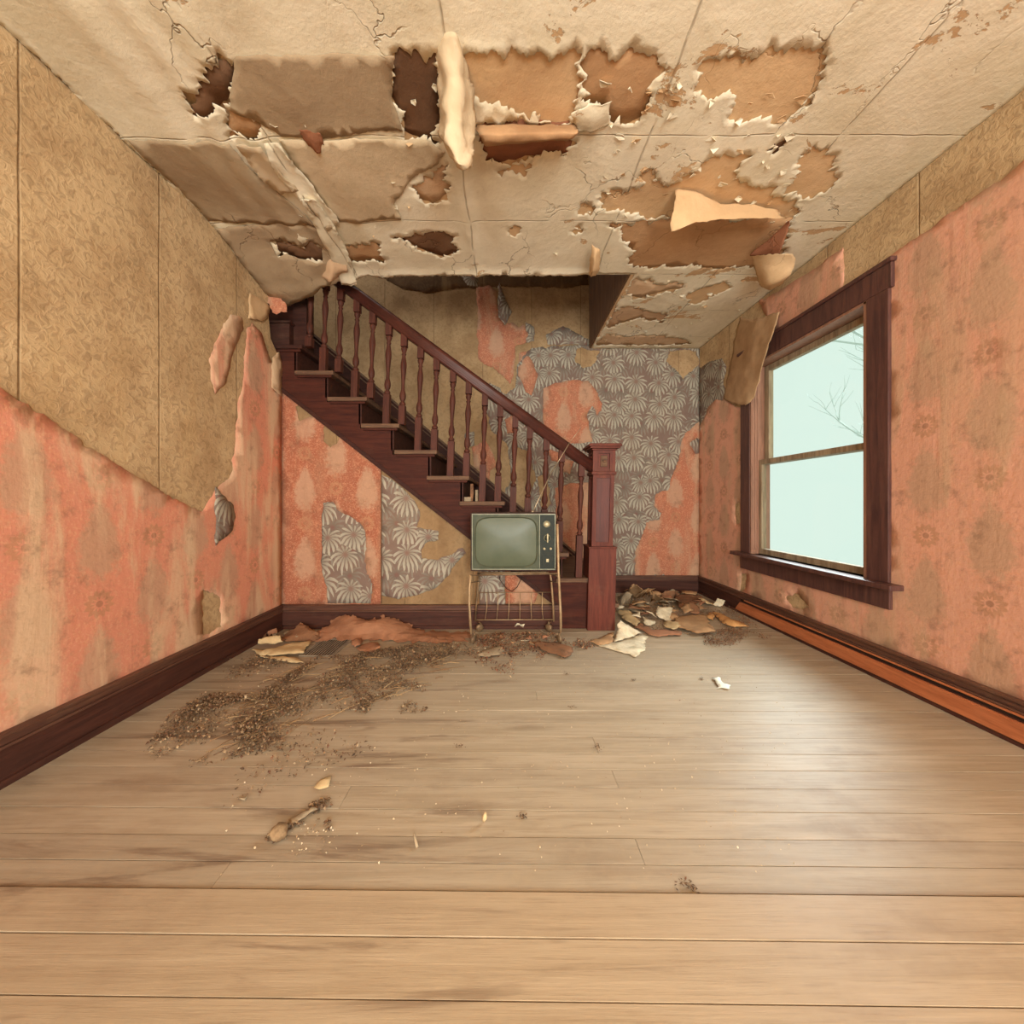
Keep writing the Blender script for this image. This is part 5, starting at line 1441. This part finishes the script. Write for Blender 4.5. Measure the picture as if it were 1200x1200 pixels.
litter('leaf_litter', [
    ([(724, 700), (800, 690), (836, 700), (868, 716), (880, 730), (872, 745), (850, 760), (826, 756), (838, 742), (800, 745), (760, 746), (726, 730)], 4200, .5),
    ([(870, 722), (905, 744), (900, 752), (868, 742)], 260, .7),
    ([(822, 742), (850, 736), (874, 738), (880, 746), (852, 763), (826, 760)], 1500, .3),
], m_litter('crumbled_leaf_litter', [(106, 80, 60), (134, 102, 76), (84, 62, 48), (164, 130, 96), (140, 92, 68), (116, 86, 64)]), 'brown crumbled leaf litter spread in the right back corner', size=(.004, .013))
litter('plaster_crumbs', [
    ([(258, 780), (560, 760), (700, 765), (930, 770), (943, 900), (943, 1030), (258, 1030)], 900, 0),
    ([(560, 745), (690, 745), (690, 775), (560, 790)], 160, 0),
    ([(258, 790), (480, 770), (480, 830), (258, 880)], 160, 0),
    ([(330, 965), (400, 970), (395, 1000), (340, 1005)], 60, 0),
], m_litter('pale_plaster_crumbs', [(206, 186, 152), (176, 152, 118), (224, 206, 176), (140, 112, 84)]), 'tiny pale plaster crumbs scattered over the floorboards', size=(.003, .007), lift=.001, aspect=(1.0, 1.6))
# dry stems
vb = bmesh.new()
RT = random.Random(12)
for k in range(150):
    while True:
        px, py = RT.uniform(258, 540), RT.uniform(770, 880)
        if inside(np.array([[px, py]]), [(250, 830), (340, 780), (420, 770), (530, 760), (530, 790), (470, 815), (400, 835), (330, 860), (250, 885)])[0]: break
    c = fl(px, py, 0.004 + RT.random() * .012); L = RT.uniform(.03, .16); a = math.radians(RT.gauss(38, 24))
    d = Vector((math.cos(a), math.sin(a), 0)); sd = Vector((-d.y, d.x, 0)) * RT.uniform(-.12, .12)
    tube([c - d * L / 2, c + sd * L * .5 + Vector((0, 0, .004)), c + d * L / 2], RT.uniform(.0008, .0018), 4, True, vb)
put('dry_stems', vb, m_litter('straw_stems', [(168, 134, 96), (120, 90, 64), (190, 160, 118), (92, 68, 50)]), None, 'thin straw-coloured dry stems lying among the left leaf litter', 'stuff', 'stems')

# a few single finds
def splinter(name, pts, r, mat, label, cat):
    P = [Vector(p) for p in pts]; c = P[0].copy(); c.z = 0
    o = put(name, tube([p - c for p in P], r, 6), mat, None, label, None, cat, None, c); return o
c = fl(489, 993, .003); splinter('wood_splinter', [c, fl(487, 985, .010) , fl(485, 976, .022)], [.004, .0036, .0016], M['s_grey'], 'small grey wood splinter sticking up from the front boards', 'splinter')
c = fl(567, 962, .004); splinter('wood_chip', [c, fl(568, 958, .016), fl(569, 953, .03)], [.004, .007, .003], M['s_cream'], 'tan upright chip standing on the front boards', 'chip')
c = fl(280, 935, .004); splinter('wood_splinter', [c, fl(287, 957 - 20, .006), fl(290, 930, .006)], [.003, .0036, .0016], M['s_grey'], 'pale splinter near the left edge of the floorboards', 'splinter')
bm = bmesh.new(); bmesh.ops.create_icosphere(bm, subdivisions=3, radius=.020)
for v in bm.verts:
    n_ = fr(v.co.x * 60, v.co.y * 60, v.co.z * 60, 3); v.co *= 1 + .25 * n_
    v.co.z *= .85
for f in bm.faces: f.smooth = True
c = fl(327, 983, 0); put('seed_pod', bm, m_plain('dusty_pod', (150, 124, 92), (112, 88, 64), .9, sc=60), None, 'round dusty seed pod in the litter on the front left boards', None, 'pod', None, (c.x, c.y, .017))
scrap('crumpled_tuft', [(338, 962), (352, 954), (368, 946), (372, 950), (356, 960), (342, 967)], M['s_grey'], 'dusty grey wad of lint behind the seed pod', 'lint', seed=16.3, hump=.02, z0=.006, g=.012, amp=.003)
TUFTS = ((671, 829, .012, 'dark tuft of leaf crumbs on the bare boards below the newel post'),
         (700, 876, .010, 'dark tuft of leaf crumbs near the middle of the bare floor'),
         (664, 790, .010, 'dark tuft of leaf crumbs just in front of the brown board piece'),
         (613, 957, .008, 'small dark tuft of leaf crumbs beside the tan upright chip'),
         (800, 1035, .009, 'larger of two dark tufts next to the lighter threshold board'),
         (742, 797, .007, 'small dark tuft in front of the toothed white plaster sheet'),
         (812, 1042, .006, 'smaller of two dark tufts touching the lighter threshold board'),
         (538, 875, .009, 'small dark tuft on the boards between the litter and the bare floor'),
         (822, 796, .006, 'small dark speck of leaf crumbs beside the bright white scrap'))
for k, (px, py, r, lab) in enumerate(TUFTS):
    bm = bmesh.new()
    rr3 = random.Random(90 + k)
    for j in range(26):
        p = fl(px, py, 0.002) + Vector((rr3.gauss(0, r * .9), rr3.gauss(0, r * .6), abs(rr3.gauss(0, .003))))
        a = rr3.uniform(0, 6.28); L = rr3.uniform(.004, .010); w_ = L * .4
        d = Vector((math.cos(a), math.sin(a), rr3.uniform(-.2, .4))) * L / 2; n2 = Vector((-math.sin(a), math.cos(a), rr3.uniform(-.3, .3))) * w_ / 2
        bm.faces.new([bm.verts.new(q_) for q_ in (p - d, p + n2, p + d, p - n2)])
    put('litter_tuft', bm, leafm, None, lab, None, 'litter', 'single leaf crumbs on the bare boards')

# rubble on the sixth tread behind the television
zt = fw(0, 587.5)[1]
def on_tread(name, px, w_, h_, mat, label, cat, seed, d=DF + .06, zz=None):
    x = (px - CX) / F * d; bm = bmesh.new(); z = zt if zz is None else zz
    bx(bm, -w_ / 2, w_ / 2, -.02, .02, 0, h_, .004)
    bmesh.ops.subdivide_edges(bm, edges=bm.edges, cuts=1)
    for v in bm.verts: v.co += Vector((nz(v.co.x * 40 + seed, v.co.z * 40), nz(v.co.y * 50, v.co.z * 50 + seed), 0)) * .005
    put(name, bm, mat, None, label, None, cat, None, (x, d, z))
on_tread('board_scrap', 553, .022, .12, M['s_brown'], 'narrow brown board scrap standing on a stair tread behind the balusters', 'board', 1.0)
on_tread('plaster_scrap', 559, .018, .08, M['s_grey'], 'pale plaster scrap standing beside the brown scrap on the stairs', 'plaster', 2.0, DF + .075)
on_tread('plaster_lump', 548, .05, .03, M['s_grey'], 'grey plaster lump lying on the stair tread behind the balusters', 'plaster', 3.0, DF + .05)
